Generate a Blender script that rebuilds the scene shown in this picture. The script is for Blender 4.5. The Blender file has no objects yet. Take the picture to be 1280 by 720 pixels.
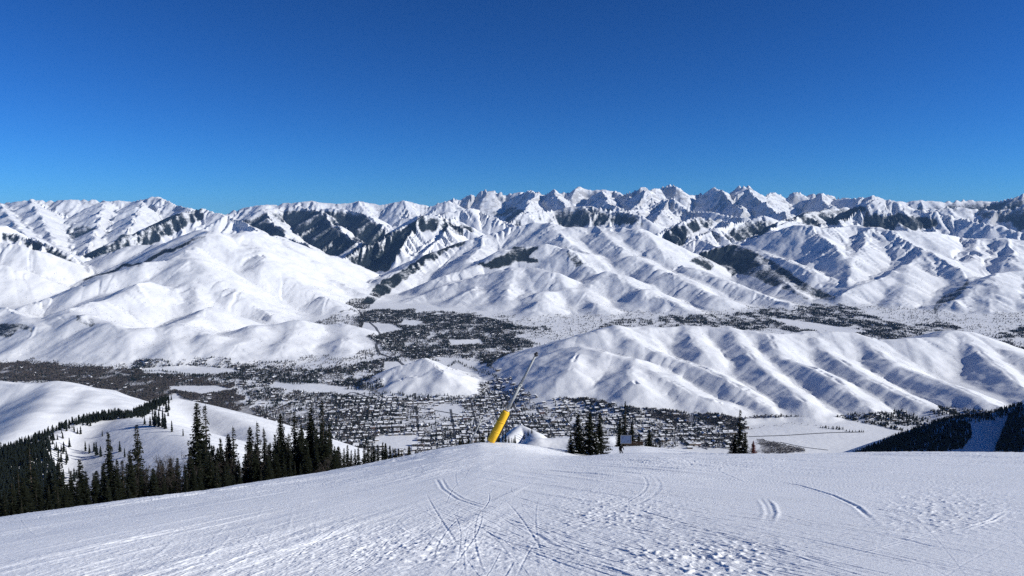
import bpy, bmesh, math, random
import numpy as np
from mathutils import Vector, Matrix
random.seed(7)
RNG = np.random.default_rng(11)
R = math.radians
scene = bpy.context.scene
COL = scene.collection
F32 = np.float32

# ------------------------------------------------------------------ camera
FPX = 931.0                      # focal length in pixels of a 1280 wide picture (a phone's main lens)
HOR = 280.0                      # where eye level sits
PITCH = math.atan((360.0 - HOR) / FPX)
cam_data = bpy.data.cameras.new('camera')
cam_data.sensor_width = 36.0
cam_data.lens = 36.0 * FPX / 1280.0
cam_data.clip_start = 0.3
cam_data.clip_end = 120000.0
cam = bpy.data.objects.new('camera', cam_data)
COL.objects.link(cam)
cam.location = (0, 0, 0)
cam.rotation_euler = (math.pi / 2 - PITCH, 0, 0)
scene.camera = cam
CP, SP = math.cos(PITCH), math.sin(PITCH)

def ray(px, py):
    """direction with forward component 1"""
    x = (px - 640.0) / FPX
    u = -(py - 360.0) / FPX
    fy = CP + u * SP
    fz = -SP + u * CP
    return x / fy, 1.0, fz / fy

def W(px, py, D):
    """the place a forward distance D (metres) away that is seen at px, py"""
    a, b, c = ray(px, py)
    return np.array((a * D, D, c * D))

def to_px(x, y, z):
    d = y * CP - z * SP
    u = y * SP + z * CP
    return 640.0 + FPX * x / d, 360.0 - FPX * u / d

# ------------------------------------------------------------------ noise
def _hash(ix, iy, seed):
    h = (ix.astype(np.int64) * 374761393 + iy.astype(np.int64) * 668265263 + seed * 144664) & 0xFFFFFFFF
    h = ((h ^ (h >> 13)) * 1274126177) & 0xFFFFFFFF
    h = h ^ (h >> 16)
    return h

def hash01(ix, iy, seed=0):
    return (_hash(ix, iy, seed) & 0xFFFFF).astype(F32) / F32(0xFFFFF)

def vnoise(x, y, seed=0):
    """gradient noise, about -1..1"""
    ix = np.floor(x); iy = np.floor(y)
    fx = (x - ix).astype(F32); fy = (y - iy).astype(F32)
    ix = ix.astype(np.int64); iy = iy.astype(np.int64)
    ux = fx * fx * fx * (fx * (fx * 6 - 15) + 10)
    uy = fy * fy * fy * (fy * (fy * 6 - 15) + 10)
    def g(dx, dy):
        a = hash01(ix + dx, iy + dy, seed) * F32(6.2831853)
        return np.cos(a) * (fx - dx) + np.sin(a) * (fy - dy)
    n00, n10, n01, n11 = g(0, 0), g(1, 0), g(0, 1), g(1, 1)
    a = n00 + (n10 - n00) * ux
    b = n01 + (n11 - n01) * ux
    return (a + (b - a) * uy) * F32(1.5)

def fbm(x, y, oct=4, seed=0, gain=0.5):
    s = np.zeros(np.shape(x), F32); a = 1.0
    for o in range(oct):
        s += F32(a) * vnoise(x * 2.03 ** o + 17.3 * o, y * 2.03 ** o - 9.1 * o, seed + o)
        a *= gain
    return s

def inpoly(px, py, poly):
    poly = np.asarray(poly, float)
    c = np.zeros(np.shape(px), bool)
    n = len(poly); j = n - 1
    for i in range(n):
        xi, yi = poly[i]; xj, yj = poly[j]
        if yi != yj:
            t = ((yi > py) != (yj > py)) & (px < (xj - xi) * (py - yi) / (yj - yi) + xi)
            c ^= t
        j = i
    return c

def mesh_from(name, verts, faces, smooth=True, mats=(), midx=None):
    """fast mesh from arrays: faces an (n,k) array or a list of such arrays"""
    if not isinstance(faces, (list, tuple)):
        faces = [faces]
    faces = [np.asarray(f, np.int32) for f in faces if len(f)]
    me = bpy.data.meshes.new(name)
    verts = np.asarray(verts, F32)
    me.vertices.add(len(verts))
    me.vertices.foreach_set('co', verts.ravel())
    nl = sum(f.size for f in faces); nf = sum(len(f) for f in faces)
    me.loops.add(nl)
    me.loops.foreach_set('vertex_index', np.concatenate([f.ravel() for f in faces]))
    me.polygons.add(nf)
    tot = np.concatenate([np.full(len(f), f.shape[1], np.int32) for f in faces])
    st = np.concatenate([[0], np.cumsum(tot)[:-1]]).astype(np.int32)
    me.polygons.foreach_set('loop_start', st)
    try:
        me.polygons.foreach_set('loop_total', tot)
    except Exception:
        pass
    for m in mats:
        me.materials.append(m)
    if midx is not None:
        me.polygons.foreach_set('material_index', np.asarray(midx, np.int32))
    me.update(calc_edges=True)
    me.polygons.foreach_set('use_smooth', np.full(nf, bool(smooth)))
    return me

def add_attr(me, name, vals):
    a = me.attributes.new(name, 'FLOAT', 'POINT')
    a.data.foreach_set('value', np.asarray(vals, F32).ravel())

def link(name, me, label=None, cat=None, group=None, kind=None, parent=None, loc=None):
    o = bpy.data.objects.new(name, me)
    COL.objects.link(o)
    if label: o['label'] = label
    if cat: o['category'] = cat
    if group: o['group'] = group
    if kind: o['kind'] = kind
    if parent is not None: o.parent = parent
    if loc is not None: o.location = loc
    return o

# ------------------------------------------------------------------ node helper
class NT:
    def __init__(self, mat):
        self.t = mat.node_tree; self.t.nodes.clear()
    def n(self, typ, **kw):
        nd = self.t.nodes.new(typ)
        ins = kw.pop('ins', {})
        for k, v in kw.items():
            setattr(nd, k, v)
        for k, v in ins.items():
            s = nd.inputs[k]
            if hasattr(v, 'is_output') or isinstance(v, bpy.types.NodeSocket):
                self.t.links.new(v, s)
            else:
                s.default_value = v
        return nd
    def math(self, op, a, b=0.0, clamp=False):
        nd = self.n('ShaderNodeMath', operation=op, use_clamp=clamp)
        for i, v in enumerate((a, b)):
            if isinstance(v, bpy.types.NodeSocket): self.t.links.new(v, nd.inputs[i])
            else: nd.inputs[i].default_value = v
        return nd.outputs[0]
    def ramp(self, v, lo, hi, a=0.0, b=1.0):
        nd = self.n('ShaderNodeMapRange', interpolation_type='SMOOTHSTEP')
        self.t.links.new(v, nd.inputs['Value'])
        for k, x in (('From Min', lo), ('From Max', hi), ('To Min', a), ('To Max', b)):
            if isinstance(x, bpy.types.NodeSocket): self.t.links.new(x, nd.inputs[k])
            else: nd.inputs[k].default_value = x
        return nd.outputs[0]
    def mix(self, f, a, b):
        nd = self.n('ShaderNodeMix', data_type='RGBA')
        for s, v in ((nd.inputs[0], f), (nd.inputs[6], a), (nd.inputs[7], b)):
            if isinstance(v, bpy.types.NodeSocket): self.t.links.new(v, s)
            else: s.default_value = v if not isinstance(v, tuple) else (*v, 1.0)
        return nd.outputs[2]
    def noise(self, vec, scale, detail=3.0, rough=0.55, out='Fac'):
        nd = self.n('ShaderNodeTexNoise', ins={'Scale': scale, 'Detail': detail, 'Roughness': rough})
        self.t.links.new(vec, nd.inputs['Vector'])
        return nd.outputs[out]
    def attr(self, name):
        return self.n('ShaderNodeAttribute', attribute_name=name).outputs['Fac']
    def out(self, sh):
        o = self.n('ShaderNodeOutputMaterial'); self.t.links.new(sh, o.inputs['Surface'])

def new_mat(name):
    m = bpy.data.materials.new(name); m.use_nodes = True
    return m, NT(m)

def plain(name, col, rough=0.8, var=0.0, scale=3.0, metallic=0.0, bump=0.0, spec=0.3):
    """a principled material whose colour wanders a little"""
    m, t = new_mat(name)
    p = t.n('ShaderNodeBsdfPrincipled', ins={'Roughness': rough, 'Metallic': metallic, 'Specular IOR Level': spec})
    tc = t.n('ShaderNodeTexCoord')
    if var > 0:
        nz = t.noise(tc.outputs['Object'], scale, 4.0)
        f = t.ramp(nz, 0.3, 0.7)
        lo = tuple(c * (1 - var) for c in col); hi = tuple(min(1, c * (1 + var)) for c in col)
        t.t.links.new(t.mix(f, lo, hi), p.inputs['Base Color'])
        if bump:
            b = t.n('ShaderNodeBump', ins={'Strength': bump, 'Distance': 0.02, 'Height': nz})
            t.t.links.new(b.outputs[0], p.inputs['Normal'])
    else:
        p.inputs['Base Color'].default_value = (*col, 1)
    t.out(p.outputs[0])
    return m
# ------------------------------------------------------------------ light, sky, exposure
SUN_EL, SUN_AZ = R(24.0), R(99.0)            # azimuth clockwise from +Y: from the right, a little behind
sd = Vector((math.cos(SUN_EL) * math.sin(SUN_AZ), math.cos(SUN_EL) * math.cos(SUN_AZ), math.sin(SUN_EL)))
sun_d = bpy.data.lights.new('sun', 'SUN')
sun_d.energy = 4.85
sun_d.angle = R(0.53)
sun_d.color = (1.0, 0.985, 0.935)
sun = bpy.data.objects.new('sun', sun_d); COL.objects.link(sun)
sun.rotation_euler = sd.to_track_quat('Z', 'Y').to_euler()
wd = bpy.data.worlds.new('World'); scene.world = wd; wd.use_nodes = True
nt = wd.node_tree; nt.nodes.clear()
sky = nt.nodes.new('ShaderNodeTexSky'); sky.sky_type = 'NISHITA'; sky.sun_disc = False
sky.sun_elevation = SUN_EL; sky.sun_rotation = SUN_AZ
sky.altitude = 2800.0; sky.air_density = 1.0; sky.dust_density = 0.0; sky.ozone_density = 10.0
# thin dry winter air: a deeper, more saturated sky than the standard atmosphere gives
def vm(op, a, b):
    n = nt.nodes.new('ShaderNodeVectorMath'); n.operation = op
    nt.links.new(a, n.inputs[0]); n.inputs[1].default_value = b
    return n.outputs[0]
g_ = nt.nodes.new('ShaderNodeGamma'); g_.inputs[1].default_value = 1.38
nt.links.new(vm('MULTIPLY', sky.outputs[0], (.1, .1, .1)), g_.inputs[0])
tint = vm('MULTIPLY', g_.outputs[0], (7.4, 11.6, 11.6))
bg = nt.nodes.new('ShaderNodeBackground'); bg.inputs['Strength'].default_value = 0.094
wo = nt.nodes.new('ShaderNodeOutputWorld')
nt.links.new(tint, bg.inputs['Color']); nt.links.new(bg.outputs[0], wo.inputs['Surface'])
vs = scene.view_settings
scene.display_settings.display_device = 'sRGB'
vs.view_transform = 'Standard'; vs.look = 'None'; vs.exposure = 0.20; vs.gamma = 1.0; vs.use_curve_mapping = False
cy = scene.cycles
cy.max_bounces = 4; cy.diffuse_bounces = 2; cy.glossy_bounces = 1; cy.transmission_bounces = 1; cy.transparent_max_bounces = 4
cy.use_denoising = False
cy.use_adaptive_sampling = True; cy.adaptive_threshold = 0.02
# ------------------------------------------------------------------ the land as one height function
def wpt(p):
    D = p[2]
    if 3.6 < D < 5.05 and p[0] > 640:
        D *= 1 - .055 * min(1, max(0, (p[1] - 432) / 70.0))
    return W(p[0], p[1], D * 1000.0)

def floor_z(r):
    return np.interp(r / 1000.0, [0, 3.5, 5, 6.8, 10.6, 13, 16, 20, 24, 50],
                     [-932, -930, -918, -885, -800, -750, -650, -400, -250, -150]).astype(F32)

# crest of the ski run we stand on: (px, py, distance at which it rolls over)
CREST = [(-700, 700, 40), (-300, 675, 50), (0, 652, 62), (125, 631, 66), (250, 614, 72), (300, 605.5, 74), (400, 590.5, 78), (450, 581.5, 80), (500, 571.5, 84),
         (550, 560.5, 88), (600, 553, 92), (640, 553.5, 100), (690, 560, 120), (730, 561.5, 136), (770, 558.5, 150), (800, 557, 156), (840, 561, 156),
         (880, 566, 150), (930, 567, 146), (1000, 567.5, 140), (1280, 565.5, 135), (1600, 562, 130), (2200, 560, 120)]
_az, _T, _rc = [], [], []
for _px, _py, _r in CREST:
    a, b, c = ray(_px, _py)
    _az.append(math.atan2(a, 1.0)); _T.append(-c / math.hypot(a, 1.0)); _rc.append(_r)
_az += [2.2, math.pi]; _T += [0.0, -0.18]; _rc += [200, 200]
_az = [-math.pi, -2.0] + _az; _T = [-0.18, 0.08] + _T; _rc = [200, 120] + _rc
_fa = np.linspace(-math.pi, math.pi, 4001)
def _smooth(v, n):
    k = np.hanning(n); k /= k.sum()
    return np.convolve(np.pad(v, n, mode='edge'), k, mode='same')[n:-n]
_fT = _smooth(np.interp(_fa, _az, _T), 21)
_fR = _smooth(np.interp(_fa, _az, _rc), 61)

_baz = [math.atan((p - 640) / FPX) for p in (560, 660, 720, 790, 850, 940, 1100)]
_fB = _smooth(np.interp(_fa, _baz, [.001, .003, .0095, .0115, .0095, .004, .002]), 41)
EYE = 1.7
def base_z(r, az):
    """the mountain under our feet: the piste, its rollover and the steeper slope below"""
    T = np.interp(az, _fa, _fT); rc = np.interp(az, _fa, _fR)
    beyond = np.maximum(r - rc, 0)
    q = np.clip((r / rc - .70) / .30, 0, 1); p = np.clip((r / rc - .15) / .5, 0, 1); w = np.clip((r / rc - .05) / .85, 0, 1)
    bb = np.interp(az, _fa, _fB)
    plane = np.where(np.abs(az) < 1.2, -.02 * np.sin(az) + .276 * np.cos(az), 0)
    edge_ = np.clip((np.abs(az) - .95) / .25, 0, 1)
    plane = plane * (1 - edge_) + (T - EYE / rc) * edge_
    dT = T - EYE / rc - plane
    Tt = plane + EYE / r + dT * (w * w * (3 - 2 * w)) + bb * (1 - q * q * (3 - 2 * q)) * p * p * (3 - 2 * p) + 0.15 * (1 - np.exp(-beyond / 380.0))
    return (-r * Tt).astype(F32)

# ridges: name, slope, roundness (m), spur spacing (m, 0 = none), spur length factor, points (px, py, km)
RIDGES = [
 # the far ranges
 ('far', .60, 18, 1550, .9, [(-260,262,21),(-150,256,21),(-60,258,21),(0,254,21),(12,253,21),(38,249,21),(60,251,21),(85,250,21),(110,249,21),(130,251,21),(150,251,21),(165,253,21),(180,249,20.7),(196,246,20.4),(207,250,20.1),(222,256,19.6),(236,261,19),(250,268,18)]),
 ('far', .55, 18, 1395, .9, [(285,265,23),(300,261,23),(320,257,23),(340,256,23),(362,253,23),(390,251,23),(412,254,23),(425,255,23),(448,251,23),(462,254,23),(480,255,23),(506,251,23),(518,254,23),(535,257,23),(548,253,23),(560,251,23)]),
 ('far', .75, 9, 1240, .9, [(548,256,24),(560,250,24),(570,246,24),(576,249,24),(588,243,24),(596,246,24),(604,240,24),(612,236.5,24),(620,238,24),(628,243,24),(640,241,24),(655,240,24),(664,241,23.5),(671,239,23),(680,242,23),(690,236,22.5),(700,241,22.5),(714,240,22.5),(721,234,22.5),(730,234,22.5),(741,236,22.5),(755,237,22.5),(768,241,22.5),(778,243,22),(790,238,21.5),(800,234,21.5),(808,234,21.5),(816,237,21.5),(825,236,22),(832,232,22),(840,230,22),(848,234,22),(856,240,22),(870,242,22),(880,241,22),(886,236,22),(893,233,22),(902,237,22),(910,242,22),(918,240,22),(925,234,22),(930,231,22),(937,236,22),(946,240,22),(958,242,22),(970,242,23),(980,244,23),(990,242,23),(1000,238,23),(1008,243,23),(1018,242,23),(1026,239,23),(1036,243,23),(1046,246,23),(1060,248,22)]),
 ('far', .7, 9, 1395, .8, [(671,241,22.5),(662,252,21),(655,262,20)]),
 ('far', .7, 9, 1395, .8, [(690,238,22.3),(702,252,21),(712,262,20)]),
 ('far', .7, 9, 1395, .8, [(752,238,22),(758,250,20.5),(770,259,19.5)]),
 ('far', .7, 9, 1395, .8, [(808,236,21),(803,246,20.2),(798,256,19.4)]),
 ('far', .7, 9, 1395, .8, [(893,235,21.5),(912,250,20.5),(930,262,19)]),
 ('far', .7, 9, 1395, .8, [(930,233,21.5),(950,250,20),(968,262,18.5),(985,270,17.5)]),
 ('far', .7, 9, 1395, .8, [(1026,241,22.5),(1030,252,21),(1038,258,20)]),
 ('far', .55, 18, 1395, .9, [(1046,249,22),(1060,248,21.5),(1080,246,21),(1092,244,21),(1104,248,21),(1115,251,21),(1132,252,21),(1150,250,21),(1172,252,21),(1190,251,21),(1205,249,21),(1225,251,21),(1240,252,21),(1256,249,20.5),(1270,246,20),(1282,242,20),(1330,235,20),(1420,230,20),(1560,240,20)]),
 ('mid', .55, 24, 910, .9, [(1150,262,17.5),(1185,258,17.5),(1220,261,17.5),(1250,262,17),(1275,256,17),(1300,250,17),(1400,243,17),(1550,250,17)]),
 ('mid', .6, 16, 910, .9, [(780,262,18),(800,262,18.5),(820,256,19),(836,248,19.2),(846,253,18.8),(868,262,18.2),(895,266,17.6),(930,272,16.8)]),
 ('mid', .6, 16, 780, .9, [(836,250,19),(826,264,18),(818,275,17)]),
 ('mid', .55, 20, 780, .9, [(640,276,16),(662,266,16.5),(690,260,17),(715,258,17),(742,258,17),(775,264,16.5),(800,270,16)]),
 ('far', .50, 30, 700, .8, [(38,249,21),(50,270,18),(62,292,15.5),(76,318,13.2)]),
 ('far', .50, 30, 700, .8, [(130,251,21),(124,272,18),(116,295,15.3),(108,315,13.6)]),
 ('far', .50, 30, 700, .8, [(0,254,21),(14,274,17.5),(30,292,14.8),(44,302,13.4)]),
 ('far', .50, 30, 700, .8, [(180,249,20.7),(170,268,18),(160,285,15.8)]),
 # forested middle distance
 ('mid', .50, 32, 780, 1, [(255,262,15.6),(240,262,15.4),(225,266,15),(205,276,14.5),(190,284,14.1),(170,293,13.8),(150,302,13.4),(120,317,12.9),(102,327,12.5)]),
 ('mid', .50, 32, 780, 1, [(252,262,15.6),(270,267,15.3),(285,270,15),(305,279,14.7),(325,288,14.2)]),
 ('mid', .50, 32, 650, .9, [(-220,260,11.5),(-120,265,11),(-40,275,11),(0,283,11),(20,291,11),(40,299,10.8),(75,312,10.6),(100,328,10.3)]),
 ('mid', .50, 40, 910, 1, [(290,279,17.4),(310,270,17),(330,263,17),(360,258,17.5),(400,261,17),(435,262,16.5),(455,268,16),(478,280,15),(492,297,14.4)]),
 ('mid', .50, 32, 650, 1, [(330,263,17),(345,283,15),(362,297,14),(385,308,13.4),(410,319,12.8)]),
 ('mid', .50, 32, 650, 1, [(400,262,17),(415,280,15.2),(435,295,14.2),(450,305,13.6)]),
 ('mid', .52, 24, 585, .9, [(432,321,12.1),(450,310,12.4),(470,300,12.6),(500,286,13),(516,278,13.3),(530,269,13.4),(548,270,13.5),(570,277,13.6),(585,284,13.7),(602,293,13.8)]),
 ('mid', .50, 32, 585, .9, [(524,274,13.3),(514,290,12.8),(500,312,12.1),(480,339,11.5)]),
 ('mid', .50, 32, 585, .9, [(560,274,13.5),(552,295,12.7),(530,315,12)]),
 ('mid', .50, 32, 650, .9, [(500,276,15.5),(525,270,15.5),(550,266,15.5),(575,263,15.7),(597,261,16),(612,268,15.7),(628,277,15.3),(648,289,14.8)]),
 ('mid', .52, 24, 650, .9, [(826,292,13.4),(840,286,13.6),(855,278,13.8),(870,271,14),(886,272,14),(902,274,14),(922,283,13.5)]),
 ('mid', .52, 24, 585, .9, [(858,298,12.7),(880,291,13),(900,285,13.3),(925,278,13.7),(952,271,14),(975,275,14.2),(1000,271,15)]),
 ('mid', .50, 24, 520, .8, [(845,313,11.9),(858,305,12),(870,298,12.2),(882,301,12),(895,309,11.6)]),
 ('mid', .50, 32, 650, .9, [(1045,276,14),(1060,270,14.3),(1075,262,14.6),(1095,250,15),(1105,251,15),(1120,255,14.8),(1145,260,14.6),(1172,265,14.3),(1200,271,14),(1222,277,13.6),(1262,287,13),(1320,300,12.5)]),
 ('mid', .50, 32, 650, .9, [(962,286,13),(985,277,13.8),(1005,268,14.8),(1030,262,16),(1060,259,17)]),
 # left mountain
 ('hill', .46, 80, 612, .75, [(250,288,9.2),(264,289.5,8.7),(280,293,8.8),(300,293,8.9),(320,288,9.4),(350,297,9.7),(382,312,10),(420,323,10.2),(445,338,10.5),(460,349,10.8)]),
 ('hill', .46, 80, 665, .75, [(250,288,9.4),(225,297,9.7),(200,305,9.8),(172,307,9.8),(140,318,9.7),(105,331,9.5),(80,349,9.2)]),
 ('hill', .44, 92, 665, .75, [(264,290,8.6),(250,301,8.2),(230,318,7.75),(212,325,7.5),(182,328,7.4),(140,345,7.1),(90,365,6.8),(50,378,6.6),(20,388,6.4)]),
 ('hill', .44, 92, 578, .75, [(212,325,7.6),(236,327,7.5),(258,340,7.25),(275,352,7.1),(300,368,6.9),(322,384,6.7),(338,394,6.55)]),
 ('hill', .44, 92, 578, .75, [(300,293,8.9),(312,308,8.5),(335,328,8.0),(362,348,7.75),(395,368,7.5),(432,390,7.15)]),
 ('hill', .44, 92, 578, .75, [(350,297,9.7),(375,318,9.2),(400,336,8.9),(430,356,8.5),(450,366,8.3)]),
 ('hill', .44, 80, 525, .75, [(236,327,7.5),(238,345,7.1),(240,362,6.8),(243,378,6.5)]),
 ('hill', .45, 69, 525, .7, [(-140,290,9),(-60,298,9),(0,302,9),(25,306,9),(50,314,9),(75,324,9.1),(98,335,9.2)]),
 ('hill', .45, 69, 525, .7, [(-100,318,8),(-30,327,8.2),(8,332,8.2),(30,340,8.2),(52,350,8.2),(72,361,8.2)]),
 ('hill', .42, 52, 420, .7, [(182,352,6.7),(150,368,6.3),(120,379,6.05),(86,388,5.8),(100,394,5.6),(126,402,5.4),(146,410,5.2),(160,417,5.08)]),
 ('hill', .42, 52, 420, .7, [(88,388,5.8),(70,405,5.5),(45,425,5.2),(15,442,4.98)]),
 ('hill', .42, 52, 420, .7, [(-110,392,6),(-40,385,6),(0,384,6),(18,388,5.9),(36,400,5.6),(46,412,5.4),(30,428,5.2)]),
 ('hill', .42, 52, 420, .7, [(262,384,6.1),(245,395,5.75),(217,408,5.4),(190,411,5.28),(162,419,5.15),(135,434,5.0),(105,452,4.85)]),
 ('hill', .42, 46, 350, .7, [(217,408.5,5.4),(250,415,5.28),(262,425,5.12),(268,434,5.02)]),
 ('hill', .42, 46, 350, .7, [(217,408.5,5.4),(216,425,5.08),(214,440,4.9)]),
 ('hill', .36, 46, 350, .7, [(262,430,5.1),(290,420,5.35),(320,410,5.6),(345,406,5.7),(372,404.5,5.8),(400,406,5.9),(427,407,6.0),(447,413,5.9),(466,423,5.7),(480,435,5.4),(492,446,5.2)]),
 ('hill', .36, 46, 315, .7, [(372,404.5,5.8),(362,420,5.4),(350,440,5.05),(342,455,4.85)]),
 ('hill', .36, 46, 315, .7, [(427,407,6),(432,420,5.6),(430,440,5.15),(425,455,4.9)]),
 ('hill', .36, 46, 315, .7, [(320,410,5.6),(305,428,5.15),(292,442,4.98)]),
 # the big bare mountains in the middle
 ('hill', .46, 80, 612, .75, [(444,382,8.2),(462,366,8.7),(480,350,9.2),(508,335,9.7),(535,320,10.2),(570,305,10.7),(605,295,11),(640,284,11.2),(665,280,11.2),(690,279,11.1),(707,286,10.8),(726,284,10.8),(745,283,10.8),(770,285,10.7),(800,288,10.4),(815,300,10)]),
 ('hill', .44, 80, 578, .75, [(800,288,10.4),(820,310,9.7),(850,330,9.2),(880,341,8.8),(920,356,8.3),(960,370,7.9),(988,381,7.55)]),
 ('hill', .44, 80, 578, .75, [(745,283,10.8),(758,294,10.3),(772,306,9.9),(792,321,9.4),(818,332,8.9),(848,347,8.4),(878,362,8.0),(905,376,7.65)]),
 ('hill', .44, 69, 578, .75, [(690,279,11.1),(705,300,10.2),(738,320,9.5),(752,332,9.1)]),
 ('hill', .44, 69, 525, .75, [(605,295,11),(600,312,10.2),(585,325,9.7)]),
 ('hill', .46, 57, 525, .75, [(545,349,8.8),(572,340,9.0),(600,330,9.3),(622,319,9.5),(640,311,9.65),(668,306,9.75),(695,307,9.6),(718,316,9.3),(732,329,9.0),(742,341,8.7)]),
 ('hill', .44, 69, 525, .75, [(493,385,8.0),(525,371,8.3),(557,358,8.5),(580,350,8.65),(600,345,8.7),(640,336,8.7),(665,333,8.7),(688,340,8.4),(700,354,8.1)]),
 ('hill', .42, 69, 490, .75, [(588,402,7.35),(612,390,7.5),(640,380,7.6),(680,367,7.8),(705,365,7.9),(727,364,8.0),(745,351,8.25),(760,341,8.5),(775,344,8.4)]),
 ('hill', .40, 69, 490, .75, [(727,364,8.0),(740,378,7.55),(752,390,7.2),(765,402,6.9)]),
 ('hill', .40, 69, 490, .75, [(760,341,8.5),(790,356,8.1),(818,370,7.7),(850,384,7.3),(875,394,7.05)]),
 ('hill', .40, 69, 455, .75, [(680,367,7.8),(675,382,7.3),(665,398,6.95),(658,411,6.7)]),
 ('hill', .42, 69, 455, .75, [(600,345,8.7),(592,362,8.15),(575,378,7.8),(560,390,7.6)]),
 ('hill', .42, 69, 455, .75, [(640,336,8.7),(640,352,8.2),(630,368,7.8)]),
 # right mountains
 ('hill', .46, 57, 578, .75, [(846,328,10.7),(870,318,10.9),(895,309.5,11),(915,305,11),(940,312,10.6),(965,321,10),(985,327,9.4),(1002,333,9.1),(1018,342,8.8),(1035,353,8.5),(1052,366,8.2),(1071,380,7.85)]),
 ('hill', .42, 57, 525, .75, [(940,312,10.6),(950,330,9.7),(975,350,8.9),(1000,368,8.2),(1015,380,7.85)]),
 ('hill', .46, 69, 665, .75, [(898,312,11.2),(930,303,11.2),(965,291,11),(985,283,10.8),(998,280.5,10.8),(1012,283,10.7),(1027,286,10.6),(1050,284,10.7),(1070,282,10.8),(1092,285,10.6),(1115,289,10.4),(1138,289,10.5),(1160,290,10.6),(1200,296,10.8),(1227,299.5,10.6),(1260,299,10.5),(1300,303,10.5),(1400,300,11),(1520,310,11)]),
 ('hill', .50, 34, 525, .7, [(1012,283,10.7),(1026,295,10.2),(1040,306,9.8),(1053,318,9.35)]),
 ('hill', .46, 46, 525, .7, [(1092,285,10.6),(1082,303,10),(1070,317,9.5),(1066,332,9.0),(1058,350,8.4)]),
 ('hill', .46, 46, 490, .75, [(1115,289,10.4),(1135,299,10),(1152,312,9.6),(1146,324,9.2),(1132,333,8.9),(1115,342,8.55),(1095,350,8.3),(1070,358,8.1),(1052,366,7.9)]),
 ('hill', .44, 46, 490, .75, [(1152,312,9.6),(1168,319,9.3),(1182,326,9.0),(1198,338,8.65),(1211,350,8.3)]),
 ('hill', .42, 69, 455, .75, [(1132,333,8.9),(1132,352,8.3),(1125,370,7.85),(1118,386,7.55)]),
 ('hill', .44, 69, 490, .75, [(1227,299.5,10.6),(1212,318,9.8),(1205,330,9.3)]),
 ('hill', .44, 69, 490, .75, [(1260,299,10.5),(1266,315,9.8),(1255,328,9.2)]),
 ('hill', .42, 57, 420, .75, [(1158,408,6.95),(1172,395,7.15),(1188,382,7.3),(1212,365,7.6),(1228,352,7.9),(1245,343,8.2),(1265,339,8.4),(1300,340,8.5),(1400,330,9),(1500,335,9)]),
 ('hill', .40, 57, 385, .75, [(1245,343,8.2),(1242,362,7.6),(1238,382,7.2),(1235,402,6.85)]),
 ('hill', .40, 57, 385, .75, [(1300,340,8.5),(1288,372,7.5),(1282,395,7.0),(1275,412,6.75)]),
 # the bare hills across the valley
 ('near', .36, 36, 489, .6, [(672,451,4.72),(679,443,4.7),(688,434,4.68),(706,425,4.66),(722,419.5,4.68),(737,416,4.7),(755,411,4.76),(770,407,4.8),(782,409,4.85),(815,409,4.9),(855,408,4.95),(885,409,4.95),(912,410,4.9),(935,414,4.85),(960,417,4.8),(985,417,4.85),(1012,416,4.9),(1040,416,4.9),(1066,417,4.9),(1092,421,4.85),(1115,424,4.8),(1142,423,4.85),(1167,421,4.9),(1180,417,4.95),(1195,415,5),(1212,416,5),(1228,422,4.9),(1243,430,4.8),(1262,438,4.7),(1282,447,4.6),(1340,470,4.3)]),
 ('near', .44, 33, 457, .6, [(770,407,4.8),(785,420,4.62),(800,430,4.5),(825,441,4.4),(852,452,4.3),(880,461,4.2),(905,474,4.07),(930,488,3.95),(962,509,3.78)]),
 ('near', .36, 27, 424, .6, [(686,449,4.56),(692,443,4.53),(700,439,4.5),(711,436,4.46),(727,434,4.42),(745,437,4.35),(760,442,4.3),(778,447,4.26),(792,450,4.24),(815,463,4.11),(832,474,4.02),(850,484,3.95),(870,493,3.87),(892,500,3.82),(915,508,3.78)]),
 ('near', .36, 22, 358, .6, [(792,450,4.24),(788,466,4.05),(795,480,3.92)]),
 ('near', .36, 22, 358, .6, [(727,434,4.42),(720,448,4.27),(712,462,4.12)]),
 ('near', .36, 22, 358, .6, [(712,423,4.66),(708,432,4.56),(706,439,4.5)]),
 ('near', .44, 33, 457, .6, [(960,417,4.8),(968,432,4.55),(976,446,4.4),(1000,454,4.27),(1022,464,4.15),(1042,475,4.05),(1060,487,3.95),(1092,513,3.73)]),
 ('near', .44, 33, 457, .6, [(1012,416,4.9),(1027,436,4.6),(1040,443,4.5),(1052,452,4.4),(1070,463,4.25),(1092,477,4.1),(1115,487,4.0),(1138,497,3.9),(1180,517,3.7)]),
 ('near', .44, 30, 457, .6, [(1066,417,4.9),(1090,436,4.65),(1104,447,4.5),(1119,454,4.4),(1137,461,4.3),(1157,470,4.2),(1178,477,4.1),(1198,485,4.0),(1220,495,3.9),(1242,505,3.8),(1268,514,3.7)]),
 ('near', .44, 33, 457, .6, [(1195,415,5),(1215,430,4.75),(1240,452,4.5),(1270,477,4.2),(1305,503,3.9)]),
 ('near', .44, 30, 424, .6, [(912,410,4.9),(922,425,4.65),(935,440,4.45),(945,452,4.3),(962,466,4.15),(985,485,3.98),(1005,503,3.8)]),
 ('near', .44, 30, 424, .6, [(855,408,4.95),(866,424,4.65),(880,440,4.42)]),
 # the knob in the middle of the valley
 ('near', .42, 11, 144, .6, [(478,472,4.2),(490,464,4.26),(503,457,4.31),(516,453,4.34),(530,449.5,4.36),(538,454,4.31),(549,461,4.24),(565,474,4.12),(582,487,4.02),(598,496,3.96)]),
 ('near', .42, 11, 128, .6, [(530,449.5,4.36),(545,459,4.26),(556,466,4.16),(552,476,4.08),(545,488,4.0)]),
 ('near', .40, 13, 128, .6, [(503,476,4.12),(520,472,4.14),(535,470,4.16),(545,466,4.2)]),
 # white hill at the near left
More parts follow.
